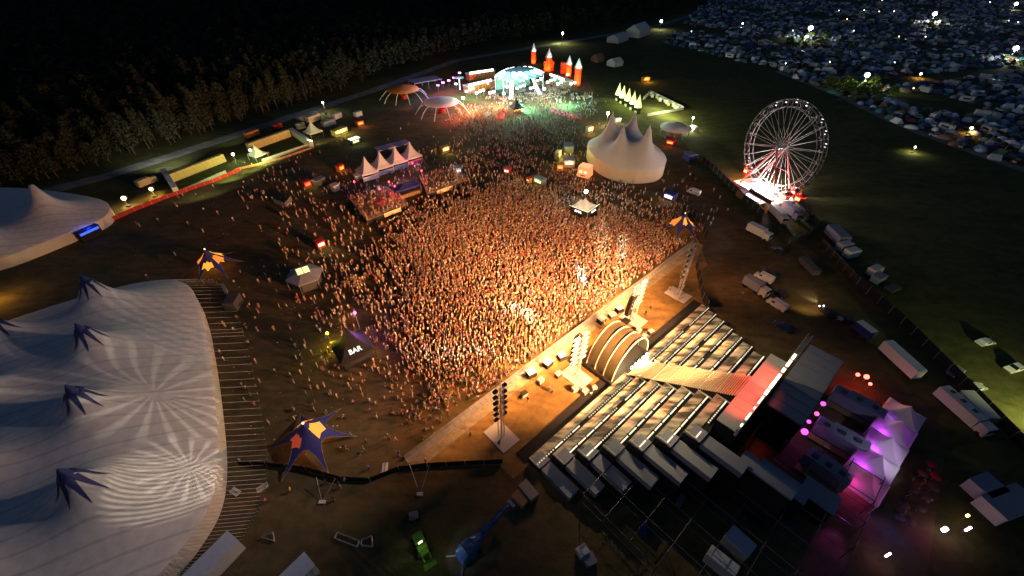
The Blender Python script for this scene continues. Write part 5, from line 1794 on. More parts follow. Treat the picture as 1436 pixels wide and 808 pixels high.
container('gear_container', 'worn pallet box next to the brownish container and the crane tip', 'container', (730, 702), (738, 710), 2.2, 1.5, 1.0, mat('dusty_box', (.32, .28, .24)), WOOD)
container('gear_container', 'small pale case at the edge of the dark scaffold field', 'case', (816, 776), (822, 772), 1.4, 1.2, 1.1, PALE)
container('gear_container', 'round edged grey bin beside the small pale case', 'bin', (826, 787), (832, 784), 1.5, 1.4, .8, GREY)

# telehandler under a blue cover
o = thing('covered_boom_lift', 'boom lift wrapped in a shiny blue tarpaulin with its arm reaching to the container', 'boom lift', at(660, 772), ang((655, 778), (712, 722)))
prof = [(0.35, .1), (.9, .7), (1.25, 1.2), (1.2, 1.7), (.95, 2.1), (.6, 2.25), (.42, 2.3)]
P = []
for i, (x, w, zt) in enumerate([(-2.1, .5, 1.3), (-1.8, 1.05, 2.1), (-.9, 1.15, 2.6), (.3, 1.1, 2.5), (1.2, .85, 2.3), (2.0, .5, 2.2), (3.2, .4, 2.4), (5.0, .35, 2.6), (7.0, .3, 2.7), (7.4, .12, 2.6)]):
    zb = .15 if x < 1.5 else zt - .7
    sq_ = lambda v: math.copysign(abs(v) ** .55, v)
    P.append([(x + .07 * math.sin(k_ * 2.1 + i), w * sq_(math.cos(a)) * (1 + .09 * math.sin(i * 3 + a * 5)), zb + (zt - zb) * abs(math.sin(a)) ** .6 + .11 * math.sin(a * 7 + i * 2) * (0 < k_ < 14)) for k_, a in enumerate([PI * k / 14 for k in range(15)])])
mb = MB(); mb.grid(P, BLUET, False); mb.build('tarpaulin', o)
for x_, w_, z_ in ((-.9, 2.45, 2.68), (.4, 2.3, 2.58), (2.2, 1.05, 2.3), (4.0, .9, 2.55), (5.9, .8, 2.72)):
    mb = MB(); mb.box((x_, 0, z_ - .05), (.09, w_ * .8, .1), BLACK); mb.build('strap', o)
for y_ in (-1, 1):
    mb = MB(); mb.tube((-1.9, y_ * .7, .5), (-2.9, y_ * 1.7, .05), .08, STEEL); mb.build('outrigger', o)
mb = MB(); mb.box((7.6, 0, 1.8), (.5, 1.3, .7), STEEL); mb.build('basket', o)
mb = MB()
wm = MB(); wm.tube((0, -.15, 0), (0, .15, 0), .42, TYRE, 10); wm = wm.mesh('wheel')
for x in (-1.4, .8):
    for y in (-1.1, 1.1):
        share('wheel', wm, o, (x, y, .42))
light('SPOT', at(600, 800, 4.5), (.55, .65, 1), 300, None, .3, at(655, 775), 50)

# green tractor with glaring work lamp
o = thing('green_loader', 'small lime green loader with a lit work lamp on the dark grass', 'loader', at(592, 768), ang((588, 758), (600, 784)))
mb = MB(); mb.box((-.4, 0, .55), (2.2, 1.3, .8), GREENP); mb.box((.9, 0, .5), (.9, 1.1, .6), GREENP); mb.build('body', o)
mb = MB(); mb.box((-.5, 0, 1.35), (1.2, 1.2, 1.0), GLASS); mb.build('cab', o)
mb = MB(); mb.box((-.5, 0, 2.36), (1.35, 1.35, .1), GREENP); mb.build('cab_roof', o)
wm = MB(); wm.tube((0, -.2, 0), (0, .2, 0), .55, TYRE, 10); wm = wm.mesh('wheel')
for x in (-1.0, .8):
    for y in (-.8, .8):
        share('wheel', wm, o, (x, y, .55))
mb = MB()
for y in (-.5, .5):
    mb.tube((.6, y, 1.2), (2.2, y, .5), .09, GREENP)
mb.build('loader_arm', o)
mb = MB(); mb.add([(2.2, -.9, .1), (2.9, -.9, .1), (2.9, .9, .1), (2.2, .9, .1), (2.2, -.9, .8), (2.2, .9, .8)], [(0, 3, 2, 1), (0, 1, 4), (3, 5, 2), (0, 4, 5, 3)], GREENP); mb.build('bucket', o)
mb = MB(); mb.box((.2, 0, 2.3), (.2, .6, .2), glow('work_lamp', (.85, 1, .4), 2.5)); mb.build('work_lamp', o)
light('POINT', at(597, 776, 3.4), (.7, 1, .25), 34, o, .2)
o = thing('quad_bike', 'pinkish small utility cart with long shadow above the green loader', 'cart', at(581, 726), ang((577, 727), (586, 724)))
mb = MB(); mb.box((0, 0, .4), (1.3, 1.0, .5), mat('dusty_pink', (.4, .3, .3))); mb.build('body', o)
mb = MB(); mb.box((-.2, 0, .9), (.7, .8, .5), mat('dusty_pink', (.4, .3, .3)), top=.8); mb.build('cover', o)
wm = MB(); wm.tube((0, -.12, 0), (0, .12, 0), .3, TYRE, 8); wm = wm.mesh('wheel')
for x in (-.5, .5):
    for y in (-.5, .5):
        share('wheel', wm, o, (x, y, .3))
# truss triangle lying on the grass, braced fence props
def truss_frame(label, pts, loc, name='truss_frame'):
    o = thing(name, label, 'truss', at(*loc))
    q = [at(*p) - at(*loc) for p in pts]
    for a, b in zip(q, q[1:] + q[:1]):
        mb = MB()
        for off in (0.15, .5):
            mb.tube((a.x, a.y, off), (b.x, b.y, off), .05, STEEL, 4)
        n = max(2, int((b - a).length / .7))
        for k in range(n):
            u, v = a + (b - a) * (k / n), a + (b - a) * ((k + 1) / n)
            mb.tube((u.x, u.y, .15), (v.x, v.y, .5), .03, STEEL, 4)
        mb.build('truss_side', o)
    return o


truss_frame('rectangular truss frame lying flat on the dark grass', [(474, 748), (505, 760), (501, 768), (470, 756)], (487, 758))
truss_frame('small pale truss piece beside the flat truss frame', [(508, 758), (522, 753), (523, 768), (507, 766)], (515, 761))
truss_frame('thin truss piece lying near the lower corner of the striped tent', [(368, 755), (384, 748), (386, 760)], (378, 755))
for k, (a, b, c) in enumerate([((449, 678), (452, 705), (475, 680)), ((577, 660), (589, 694), (605, 660))]):
    o = thing('fence_brace', ['tripod brace of the screened fence near the orange star canopy', 'tripod brace of the screened fence near the barrier end'][k], 'fence brace', at(*b))
    for p in (a, c):
        q = at(*p) - at(*b)
        mb = MB(); mb.tube((q.x, q.y, 2.0), (0, 0, .05), .05, STEEL, 5); mb.build('strut', o)
    mb = MB(); mb.box((0, 0, 0), (.9, .5, .35), PALE); mb.build('weight', o)
for k, (px, lab) in enumerate([((368, 684), 'pale board lying beside the guy ropes of the striped tent'), ((540, 656), 'white board propped at the screened fence'), ((330, 690), 'thin pale frame near the tent ropes')]):
    o = thing('loose_board', lab, 'board', at(*px), .7 + k)
    mb = MB(); mb.box((0, 0, .02), (1.6, .9, .12), PALE); mb.build('board', o)
    mb = MB(); mb.box((0, 0, .14), (1.5, .12, .08), WOOD); mb.build('batten', o)
# dark cabin by the rope side of the tent
container('tool_cabin', 'dark cabin with an open hatch on the rope side of the striped tent', 'cabin', (330, 430), (336, 420), 3.6, 2.4, 2.4, DARK, DARK, door=ORANGEC)
container('tool_cabin', 'grey screen board leaning behind the dark cabin', 'board', (320, 414), (326, 430), 3.6, .5, 2.2, LROOF, LROOF)
fence('screen_fence', 'dim grey ramp screen at the forest end of the sparse crowd', [(385, 285), (402, 291), (410, 281)], 1.6, GREY)


def quads_mesh(name, V, F4, mats, fm=None, col=None):
    """mesh from numpy arrays; F4 faces of equal length"""
    me = bpy.data.meshes.new(name)
    nv, nf, k = len(V), len(F4), F4.shape[1]
    me.vertices.add(nv)
    me.vertices.foreach_set('co', np.ascontiguousarray(V, np.float32).ravel())
    me.loops.add(nf * k)
    me.loops.foreach_set('vertex_index', np.ascontiguousarray(F4, np.int32).ravel())
    me.polygons.add(nf)
    me.polygons.foreach_set('loop_start', np.arange(0, nf * k, k, dtype=np.int32))
    for m in mats:
        me.materials.append(m)
    if fm is not None:
        me.polygons.foreach_set('material_index', np.ascontiguousarray(fm, np.int32))
    if col is not None:
        a = me.color_attributes.new('Col', 'FLOAT_COLOR', 'POINT')
        c = np.ones((nv, 4), np.float32)
        c[:, :3] = col
        a.data.foreach_set('color', c.ravel())
    me.update(calc_edges=True)
    return me


# ------------------------------------------------------------------ trees
def leaf_cloud(n, h0, h1, rad, size, r, shape):
    """n small leaf-sized faces spread through a crown, in clumps on the limbs"""
    V = np.zeros((n * 4, 3))
    for i in range(n):
        t = r.random() ** (0.8)
        z = h0 + (h1 - h0) * t
        env = (1 - t) ** .75 * .95 + .08 if shape == 'pine' else math.sqrt(max(0.02, 1 - (2 * t - 1) ** 2)) * .95 + .08
        lobe = 1 + .35 * math.sin(5 * t * 3 + 3) * math.sin(3 * 6.28 * r.random())
        rr_ = rad * env * lobe * math.sqrt(r.uniform(.15, 1))
        a = r.uniform(0, 2 * PI)
        c = np.array([rr_ * math.cos(a), rr_ * math.sin(a), z + r.uniform(-.3, .3)])
        u = np.array([r.gauss(0, 1), r.gauss(0, 1), r.gauss(0, .6)])
        u /= np.linalg.norm(u)
        v = np.cross(u, [r.gauss(0, 1), r.gauss(0, 1), r.gauss(0, 1)])
        v /= np.linalg.norm(v)
        s = size * r.uniform(.6, 1.4)
        V[i * 4:i * 4 + 4] = [c - u * s, c - v * s * .6, c + u * s, c + v * s * .6]
    F = np.arange(n * 4).reshape(n, 4)
    return V, F


TREES = []
rt = random.Random(21)
for k in range(6):
    sh = 'pine' if k % 2 == 0 else 'round'
    h = [17, 15, 19, 14, 16, 16][k]
    V, F = leaf_cloud(420, h * (.24 if sh == 'pine' else .16), h, [3.0, 3.6, 3.2, 3.9, 2.7, 3.3][k], .62, rt, sh)
    cm_ = quads_mesh('crown', V, F, [LEAF[k % 3]])
    mb = MB()
    mb.tube((0, 0, 0), (.15, 0, h * .5), .26, BARK, 6, .17)
    mb.tube((.15, 0, h * .5), (0, .1, h * .93), .17, BARK, 5, .04)
    for q in range(7):
        z = h * (.34 + .07 * q)
        a = q * 2.4
        mb.tube((.1, 0, z), (1.9 * math.cos(a), 1.9 * math.sin(a), z + .9), .07, BARK, 4, .02)
    TREES.append((cm_, mb.mesh('trunk'), sh, h))
road_px = [(-60, 291), (60, 256), (150, 233), (230, 207), (330, 176), (420, 146), (520, 114), (600, 88), (660, 70), (740, 57), (860, 38), (930, 25), (1000, 6)]
fpoly = [tuple(at(*p).xy) for p in road_px] + [(300, 760), (320, 900), (-900, 900), (-900, 100), (-260, 95)]
cand = []
y = 90.0
while y < 860:
    s = 5.2 + max(0, (y - 200)) * .012
    x = -760.0
    while x < 330:
        px_, py_ = x + rng.uniform(-.42, .42) * s, y + rng.uniform(-.42, .42) * s
        cand.append((px_, py_))
        x += s
    y += s * .9
cand = np.array(cand)
qx, qy = to_px(cand[:, 0], cand[:, 1], 8)
ok = inside(cand[:, 0], cand[:, 1], fpoly) & (qx > -60) & (qx < 1060) & (qy > -70)
cand = cand[ok]
# a copse at the far side of the camp
far = np.array([(rng.uniform(430, 780), rng.uniform(690, 760)) for _ in range(160)])
order = np.argsort(cand[:, 0] ** 2 + cand[:, 1] ** 2)
cand = cand[order]
near_t, rest_t = cand[:290], np.vstack([cand[290:], far])
kinds = ['slim dark pine', 'broad leafy tree', 'tall dark pine', 'wide rounded leafy tree', 'narrow pine', 'dense leafy tree']
for i, (x, y) in enumerate(near_t):
    k = int(rng.integers(0, 6))
    cm_, tm_, sh, h = TREES[k]
    qx_ = to_px(x, y)[0]
    where = 'behind the marquee' if qx_ < 120 else ('beside the gravel road' if qx_ < 240 else ('behind the nearer cabins' if qx_ < 330 else ('behind the farther cabins' if qx_ < 430 else 'behind the pale trailers')))
    row_ = 'at the forest edge' if inside(np.array([x]), np.array([y]), [tuple(at(p[0], p[1]).xy) for p in road_px] + [tuple(at(p[0], p[1] - 16).xy) for p in road_px[::-1]])[0] else 'deep in the forest'
    o = thing('pine_tree' if sh == 'pine' else 'leafy_tree', f'{kinds[k]} {row_}, {where}', 'tree', (x, y, 0), float(rng.uniform(0, 6.28)), 'trees of the dark forest')
    s_ = float(rng.uniform(.5, 1.0))
    o.scale = (s_, s_, s_ * float(rng.uniform(.85, 1.15)))
    share('trunk', tm_, o)
    share('crown', cm_, o)
tv, tf = [], []
TMP = []
for k in range(4):
    V, F = leaf_cloud(70, 3.5, 16, 3.4, 1.25, rt, 'pine' if k % 2 == 0 else 'round')
    TMP.append((V, F))
Vs, Fs, off = [], [], 0
tsel = rng.integers(0, 4, len(rest_t))
for k in range(4):
    P = rest_t[tsel == k]
    V, F = TMP[k]
    sc = rng.uniform(.55, 1.05, len(P))
    an = rng.uniform(0, 2 * PI, len(P))
    ca, sa = np.cos(an)[:, None], np.sin(an)[:, None]
    X = (V[None, :, 0] * ca - V[None, :, 1] * sa) * sc[:, None] + P[:, 0][:, None]
    Y = (V[None, :, 0] * sa + V[None, :, 1] * ca) * sc[:, None] + P[:, 1][:, None]
    Z = V[None, :, 2] * sc[:, None]
    Vs.append(np.stack([X, Y, Z], -1).reshape(-1, 3))
    Fs.append((F[None] + (np.arange(len(P)) * len(V))[:, None, None]).reshape(-1, 4) + off)
    off += len(Vs[-1])
fo_ = bpy.data.objects.new('forest', quads_mesh('forest', np.vstack(Vs), np.vstack(Fs), LEAF, rng.integers(0, 3, sum(len(f) for f in Fs))))
COL.objects.link(fo_)
tag(fo_, 'dark mass of forest stretching away behind the festival', kind='stuff')

# ------------------------------------------------------------------ the tent camp
def dome_tent(m, stretch=1.0, tri=False):
    mb = MB()
    if tri:
        L, w, h = 3.2, 1.3, 1.5
        mb.add([(-L / 2, -w, 0), (L / 2, -w, 0), (L / 2, w, 0), (-L / 2, w, 0), (-L / 2 + .3, 0, h), (L / 2 - .3, 0, h)], [(0, 1, 5, 4), (2, 3, 4, 5), (1, 2, 5), (3, 0, 4)], m)
    else:
        rows = []
        for i in range(5):
            t = PI / 2 * i / 4
            rows.append([(1.7 * stretch * math.cos(t) * math.cos(a), 1.5 * math.cos(t) * math.sin(a), 1.45 * math.sin(t) ** .9) for a in [2 * PI * q / 10 for q in range(11)]])
        mb.grid(rows, m)
        mb.add([(1.62 * stretch, -.5, .05), (1.62 * stretch, .5, .05), (1.2 * stretch, .3, 1.05), (1.2 * stretch, -.3, 1.05)], [(0, 1, 2, 3)], DARK)
        mb.v[-4:] = [(x + .06, y, z) for x, y, z in mb.v[-4:]]
    return mb


def gazebo_mb(m):
    mb = MB()
    mb.add([(-1.6, -1.6, 2.1), (1.6, -1.6, 2.1), (1.6, 1.6, 2.1), (-1.6, 1.6, 2.1), (0, 0, 3.0)], [(0, 1, 4), (1, 2, 4), (2, 3, 4), (3, 0, 4)], m)
    for x in (-1.5, 1.5):
        for y in (-1.5, 1.5):
            mb.tube((x, y, 0), (x, y, 2.1), .06, STEEL, 4)
    return mb


def simple_car(m):
    mb = MB()
    mb.box((0, 0, .3), (4.3, 1.75, .6), m, top=.97)
    mb.box((-.2, 0, .9), (2.4, 1.6, .5), GLASS, top=.82)
    mb.box((-.2, 0, 1.4), (1.8, 1.3, .05), m)
    for x in (-1.3, 1.3):
        mb.tube((x, -.9, .32), (x, .9, .32), .32, TYRE, 8)
    return mb


def simple_caravan(m):
    mb = MB()
    mb.box((0, 0, .4), (5.4, 2.2, 2.2), m, top=.95)
    mb.box((0, -1.1, 1.3), (3.0, .06, .7), GLASS)
    mb.box((0, 0, 2.6), (.7, .7, .15), GREY)
    for x in (-.5, .5):
        mb.tube((x, -1.0, .35), (x, 1.0, .35), .35, TYRE, 8)
    return mb


TC = {'slate blue': (.06, .08, .15), 'pale blue': (.16, .2, .3), 'silver grey': (.22, .23, .26), 'dark green': (.035, .06, .035), 'white': (.45, .46, .5), 'teal': (.03, .10, .12), 'dull brown': (.13, .08, .05), 'navy': (.025, .03, .08)}
campm = {c: mat('tent_cloth_' + c.replace(' ', '_'), tuple(1.9 * q for q in v), .6, .2, 1.0) for c, v in TC.items()}
CV = {'white': (.55, .55, .55), 'silver': (.35, .36, .38), 'black': (.02, .02, .024), 'dark blue': (.03, .05, .14), 'red': (.3, .03, .02)}
carm = {c: mat('car_paint_' + c, v, .3, .03) for c, v in CV.items()}
KM = {}
for c, m in campm.items():
    KM[('dome_tent', c)] = dome_tent(m)
    KM[('tunnel_tent', c)] = dome_tent(m, 1.7)
    KM[('ridge_tent', c)] = dome_tent(m, 1, True)
for c in ('white', 'pale blue', 'dark green', 'silver grey', 'navy'):
    KM[('gazebo', c)] = gazebo_mb(campm[c])
for c, m in carm.items():
    KM[('parked_car', c)] = simple_car(m)
for c in ('white', 'silver'):
    KM[('caravan', c)] = simple_caravan(carm[c])
KME = {k: b.mesh(k[0]) for k, b in KM.items()}
cpoly = [tuple(at(*p).xy) for p in [(928, 60), (1085, 97), (1180, 137), (1290, 187), (1445, 241), (1560, 241), (1560, 5), (1436, 2), (1000, -6), (965, 25)]]
pathpoly = [tuple(at(*p).xy) for p in [(1150, 129), (1230, 123), (1330, 113), (1440, 102), (1440, 92), (1330, 101), (1230, 112), (1150, 116)]]
cand = []
y = 130.0
while y < 680:
    s = 4.7 + max(0, (y - 200)) * .003
    x = 70.0
    while x < 760:
        if rng.random() < .86:
            cand.append((x + rng.uniform(-.4, .4) * s, y + rng.uniform(-.4, .4) * s))
        x += s
    y += s
cand = np.array(cand)
qx, qy = to_px(cand[:, 0], cand[:, 1])
clump = np.sin(cand[:, 0] * .061 + 1) * np.sin(cand[:, 1] * .047) + np.sin(cand[:, 0] * .021 + cand[:, 1] * .033)
ok = inside(cand[:, 0], cand[:, 1], cpoly) & ~inside(cand[:, 0], cand[:, 1], pathpoly) & (qx < 1450) & (qy > -8) & (clump > -1.15)
lamps_w = [at(*p) for p in [(1131, 55), (1304, 33), (1413, 86), (1207, 125), (925, 42), (1357, 188), (1288, 110), (1420, 14), (1040, 38)]]
for l in lamps_w:
    ok &= np.hypot(cand[:, 0] - l.x, cand[:, 1] - l.y) > 2.6
cand = cand[ok]
cand = cand[np.argsort(cand[:, 0] ** 2 + cand[:, 1] ** 2)]
names_p = ['dome_tent', 'tunnel_tent', 'ridge_tent', 'gazebo', 'parked_car', 'caravan']
limit = {'dome_tent': 150, 'tunnel_tent': 75, 'ridge_tent': 65, 'gazebo': 50, 'parked_car': 110, 'caravan': 45}
used = {n: 0 for n in names_p}
rest_k = {}
word = {'dome_tent': 'dome tent', 'tunnel_tent': 'long tunnel tent', 'ridge_tent': 'ridge tent', 'gazebo': 'pointed party gazebo', 'parked_car': 'car', 'caravan': 'caravan'}
cgroup = {'dome_tent': 'dome tents of the camp', 'tunnel_tent': 'tunnel tents of the camp', 'ridge_tent': 'ridge tents of the camp', 'gazebo': 'gazebos of the camp', 'parked_car': 'cars parked in the camp', 'caravan': 'caravans of the camp'}
cat_ = {'dome_tent': 'tent', 'tunnel_tent': 'tent', 'ridge_tent': 'tent', 'gazebo': 'gazebo', 'parked_car': 'car', 'caravan': 'caravan'}


def camp_place(x, y):
    u, v = to_px(x, y)
    if v > 200:
        return 'at the meadow edge beyond the small orange lamp' if u > 1360 else 'at the meadow edge of the camp'
    if math.hypot(u - 1357, (v - 188) * 1.5) < 45:
        return 'around the small orange lamp'
    if math.hypot(u - 1207, (v - 125) * 1.5) < 55:
        return 'by the green bushes at the lamp on the camp front'
    if v > 112:
        return 'between the camp path and the meadow' if u > 1290 else 'along the dim meadow side of the camp'
    if math.hypot(u - 1413, (v - 86) * 1.5) < 60:
        return 'by the lamp mast beside the wide path'
    if math.hypot(u - 1131, (v - 55) * 1.5) < 60:
        return 'by the dazzling lamp mast amid the camp'
    if u < 1050:
        return 'at the corner of the camp near the white gabled marquee'
    return 'in the dark middle of the camp above the path'


for x, y in cand:
    r_ = rng.random()
    nm = 'dome_tent' if r_ < .40 else 'tunnel_tent' if r_ < .55 else 'ridge_tent' if r_ < .68 else 'gazebo' if r_ < .76 else 'parked_car' if r_ < .93 else 'caravan'
    cs = [k[1] for k in KM if k[0] == nm]
    c = cs[int(rng.integers(0, len(cs)))]
    a = float(rng.uniform(0, 6.28)) if nm != 'parked_car' else R(35) + float(rng.normal(0, .15)) + (PI / 2 if rng.random() < .3 else 0)
    s_ = float(rng.uniform(.85, 1.3)) if nm not in ('parked_car', 'caravan') else 1.0
    if used[nm] < limit[nm]:
        used[nm] += 1
        o = bpy.data.objects.new(nm, KME[(nm, c)])
        COL.objects.link(o)
        o.location = (x, y, 0.0)
        o.rotation_euler = (0, 0, a)
        o.scale = (s_, s_, s_)
        tag(o, f'{c} {word[nm]} {camp_place(x, y)}', cat_[nm], cgroup[nm])
    else:
        rest_k.setdefault(nm, []).append((x, y, a, s_, c))
for nm, lst in rest_k.items():
    big_ = MB()
    for x, y, a, s_, c in lst:
        b = KM[(nm, c)]
        ca, sa = math.cos(a) * s_, math.sin(a) * s_
        o_ = len(big_.v)
        idx = [big_.mi(m) for m in b.mats]
        big_.v.extend([(x + p * ca - q * sa, y + p * sa + q * ca, z * s_) for p, q, z in b.v])
        big_.f.extend([tuple(i + o_ for i in f) for f in b.f])
        big_.m.extend([idx[i] for i in b.m])
        big_.sm.extend(b.sm)
    tag(big_.build('far_camp_' + {'dome_tent': 'tents', 'tunnel_tent': 'tunnels', 'ridge_tent': 'ridges', 'gazebo': 'gazebos', 'parked_car': 'cars', 'caravan': 'caravans'}[nm]), kind='stuff')
# lanterns among the tents
for k in range(18):
    w_ = cand[int(rng.integers(0, len(cand)))]
    u_, v_ = to_px(*w_)
    c_ = [('white', (1, .97, .9)), ('blue white', (.6, .75, 1)), ('warm yellow', (1, .75, .35))][k % 3]
    o = thing('camp_lantern', f'tiny {c_[0]} lantern {camp_place(*w_)}', 'lantern', (w_[0] + 1.9, w_[1] - 1.9, 0), 0, 'lanterns of the camp')
    mb = MB(); mb.tube((0, 0, 0), (0, 0, 2.2), .05, STEEL, 4); mb.build('pole', o)
    mb = MB(); mb.ball((0, 0, 2.45), .2 + .0004 * w_[1], glow('lantern_' + c_[0].replace(' ', '_'), c_[1], 9), 6); mb.build('bulb', o)
# bushes in the camp lamp light
bushm = []
for k in range(3):
    V, F = leaf_cloud(160, .2, 3.6, 2.0, .42, rt, 'round')
    bushm.append(quads_mesh('crown', V, F, [mat('bush_green', (.09, .13, .02), .8, .4, 1)]))
mbt = MB(); mbt.tube((0, 0, 0), (0, 0, 1.8), .12, BARK, 5, .05); mbt = mbt.mesh('trunk')
for k in range(46):
    c0 = [(1207, 128), (1131, 58), (1190, 124), (1230, 135), (1415, 90), (1120, 62), (1300, 38)][k % 7]
    p = at(c0[0] + rng.normal(0, 17), c0[1] + rng.normal(0, 5))
    u_, v_ = to_px(p.x, p.y)
    o = thing('leafy_bush', ['bright green bush at the lamp on the camp front', 'green bush by the dazzling lamp amid the camp', 'bright green bush beyond the wheel at the camp edge', 'green bush between pale tents at the camp front', 'green bush beside the wide camp path lamp', 'pale green bush near the lamp amid the camp', 'dull green bush at the far camp lamp'][k % 7], 'bush', (p.x, p.y, 0), float(rng.uniform(0, 6)), 'bushes among the camp lamps')
    o.scale = (float(rng.uniform(.8, 1.5)),) * 3
    share('trunk', mbt, o)
    share('crown', bushm[k % 3], o)

# ------------------------------------------------------------------ the crowd
def pw(pix):
    return [tuple(at(*p).xy) for p in pix]


DENS = [
    (pw([(552, 425), (580, 505), (640, 540), (690, 552), (776, 486), (900, 398), (962, 347), (935, 322), (860, 300), (765, 266), (700, 262), (640, 288), (590, 318), (552, 372)]), 2.85),
    (pw([(600, 330), (640, 546), (690, 556), (975, 345), (955, 318), (905, 285), (800, 255), (730, 236), (640, 250), (590, 300)]), .7),
    (pw([(395, 290), (440, 250), (640, 195), (700, 165), (800, 165), (825, 205), (850, 262), (950, 300), (985, 335), (640, 608), (560, 612), (500, 560), (440, 480), (390, 410)]), .2),
    (pw([(170, 330), (330, 228), (640, 150), (850, 130), (860, 270), (1000, 335), (600, 640), (420, 645), (340, 600), (290, 420), (160, 375)]), .012),
    (pw([(470, 420), (515, 500), (560, 590), (640, 605), (705, 556), (640, 530), (560, 440)]), .24),
    (pw([(325, 262), (420, 222), (455, 250), (400, 285), (335, 285)]), .10),
    (pw([(640, 152), (700, 142), (830, 132), (840, 165), (700, 190), (620, 178)]), .36),
    (pw([(680, 142), (690, 124), (785, 112), (800, 130), (770, 142)]), 1.1),
    (pw([(640, 245), (690, 190), (790, 175), (830, 255), (760, 262)]), .6),
    (pw([(780, 215), (830, 255), (900, 268), (905, 290), (800, 262)]), .5),
    (pw([(600, 640), (575, 655), (981, 342), (960, 330)]), .05),
    (pw([(470, 520), (640, 600), (600, 640), (480, 590), (430, 500)]), .07),
]
DECKS = [([p for p in pw(deckA)], .9, 1.6), ([p for p in pw(deckB)], .9, 1.6)]
HOLES = [(at(818, 300), 4.2), (at(498, 497), 4.4), (at(432, 398), 4.8), (at(303, 378), 4), (at(444, 624), 4), (at(953, 326), 4), (at(450, 346), 2.2), (at(757, 258), 3.2), (at(712, 243), 2.2), (at(742, 256), 1.8), (at(724, 157), 4), (at(620, 158), 3),
         (at(820, 246), 3.4), (at(797, 232), 4), (at(786, 238), 2.2), (at(782, 222), 3), (at(570, 272), 6), (at(624, 213), 3), (at(640, 243), 3), (at(449, 260), 4), (at(431, 262), 3), (at(471, 267), 2.5), (at(517, 249), 4.5), (at(537, 241), 4.5), (at(558, 234), 4.5), (at(578, 227), 4.5), (at(545, 218), 8), (at(478, 240), 3), (at(826, 186), 3), (at(866, 172), 3), (at(939, 279), 3.5), (at(640, 126), 3), (at(645, 126), 3), (at(463, 478), 1), (at(505, 462), 1), (at(797, 212), 4)]
sp_ = 0.57
xs = np.arange(-125, 75, sp_)
ys = np.arange(20, 290, sp_)
GX, GY = np.meshgrid(xs, ys)
GX = (GX + rng.uniform(-.36, .36, GX.shape)).ravel()
GY = (GY + rng.uniform(-.36, .36, GY.shape)).ravel()
D = np.zeros(len(GX))
for poly_, d_ in DENS:
    D = np.maximum(D, np.where(inside(GX, GY, poly_), d_, 0))
core = np.array(DENS[0][0])
dist = np.full(len(GX), 1e9)
for a_, b_ in zip(core, np.roll(core, -1, 0)):
    ab = b_ - a_
    t_ = np.clip(((GX - a_[0]) * ab[0] + (GY - a_[1]) * ab[1]) / (ab @ ab), 0, 1)
    dist = np.minimum(dist, np.hypot(GX - a_[0] - t_ * ab[0], GY - a_[1] - t_ * ab[1]))
dist = np.where(inside(GX, GY, core), -dist, dist) + 2.6 * np.sin(GX * .21 + 1) * np.sin(GY * .17) + 1.5 * np.sin(GX * .6 + GY * .5)
D = np.where(inside(GX, GY, core), np.where(dist > -2.5, 1.9, D), np.maximum(D * .9, 1.6 * np.exp(-np.maximum(dist, 0) / 8.5)))
cl_ = np.sin(GX * .33 + np.sin(GY * .21) * 2) * np.sin(GY * .29 + 1.3) + .5 * np.sin(GX * .9 + GY * .7)
D = D * np.where(D < 1.85, np.clip(.95 + .8 * cl_, .15, 2.2), 1.0)
nrm_ = Vector((-bdir.y, bdir.x, 0))
sd = (GX - bp0.x) * nrm_.x + (GY - bp0.y) * nrm_.y
D[sd < 2.3] = 0
ccirc = np.hypot(GX - 41, GY - 147)
D[(inside(GX, GY, [tuple(p) for p in ct.out])) | (ccirc < 15)] = 0
for poly_, _d, _h in DECKS:
    D[inside(GX, GY, poly_)] = 0
for c, r_ in HOLES:
    D[np.hypot(GX - c.x, GY - c.y) < r_] = 0
keep = rng.random(len(GX)) < D * sp_ * sp_
CX, CY = GX[keep], GY[keep]
CZ = np.zeros(len(CX))
for poly_, d_, h_ in DECKS:
    k = inside(GX, GY, poly_) & (rng.random(len(GX)) < d_ * sp_ * sp_)
    CX, CY, CZ = np.append(CX, GX[k]), np.append(CY, GY[k]), np.append(CZ, np.full(k.sum(), h_))
# a few crew inside the pit and bar guests in the violet garden
crew = [(905, 442), (912, 433), (952, 420), (958, 405), (938, 408), (770, 547), (774, 551), (740, 563), (660, 612), (870, 470), (846, 456), (1040, 415), (905, 470), (700, 625), (828, 556), (1282, 690), (1290, 680), (1268, 700), (1300, 705), (1276, 676), (1296, 664), (1264, 722), (597, 648), (560, 640), (535, 668)]
for p in crew:
    w_ = at(*p)
    CX, CY, CZ = np.append(CX, w_.x), np.append(CY, w_.y), np.append(CZ, 0.0)
order = np.argsort(CX ** 2 + CY ** 2)
CX, CY, CZ = CX[order], CY[order], CZ[order]

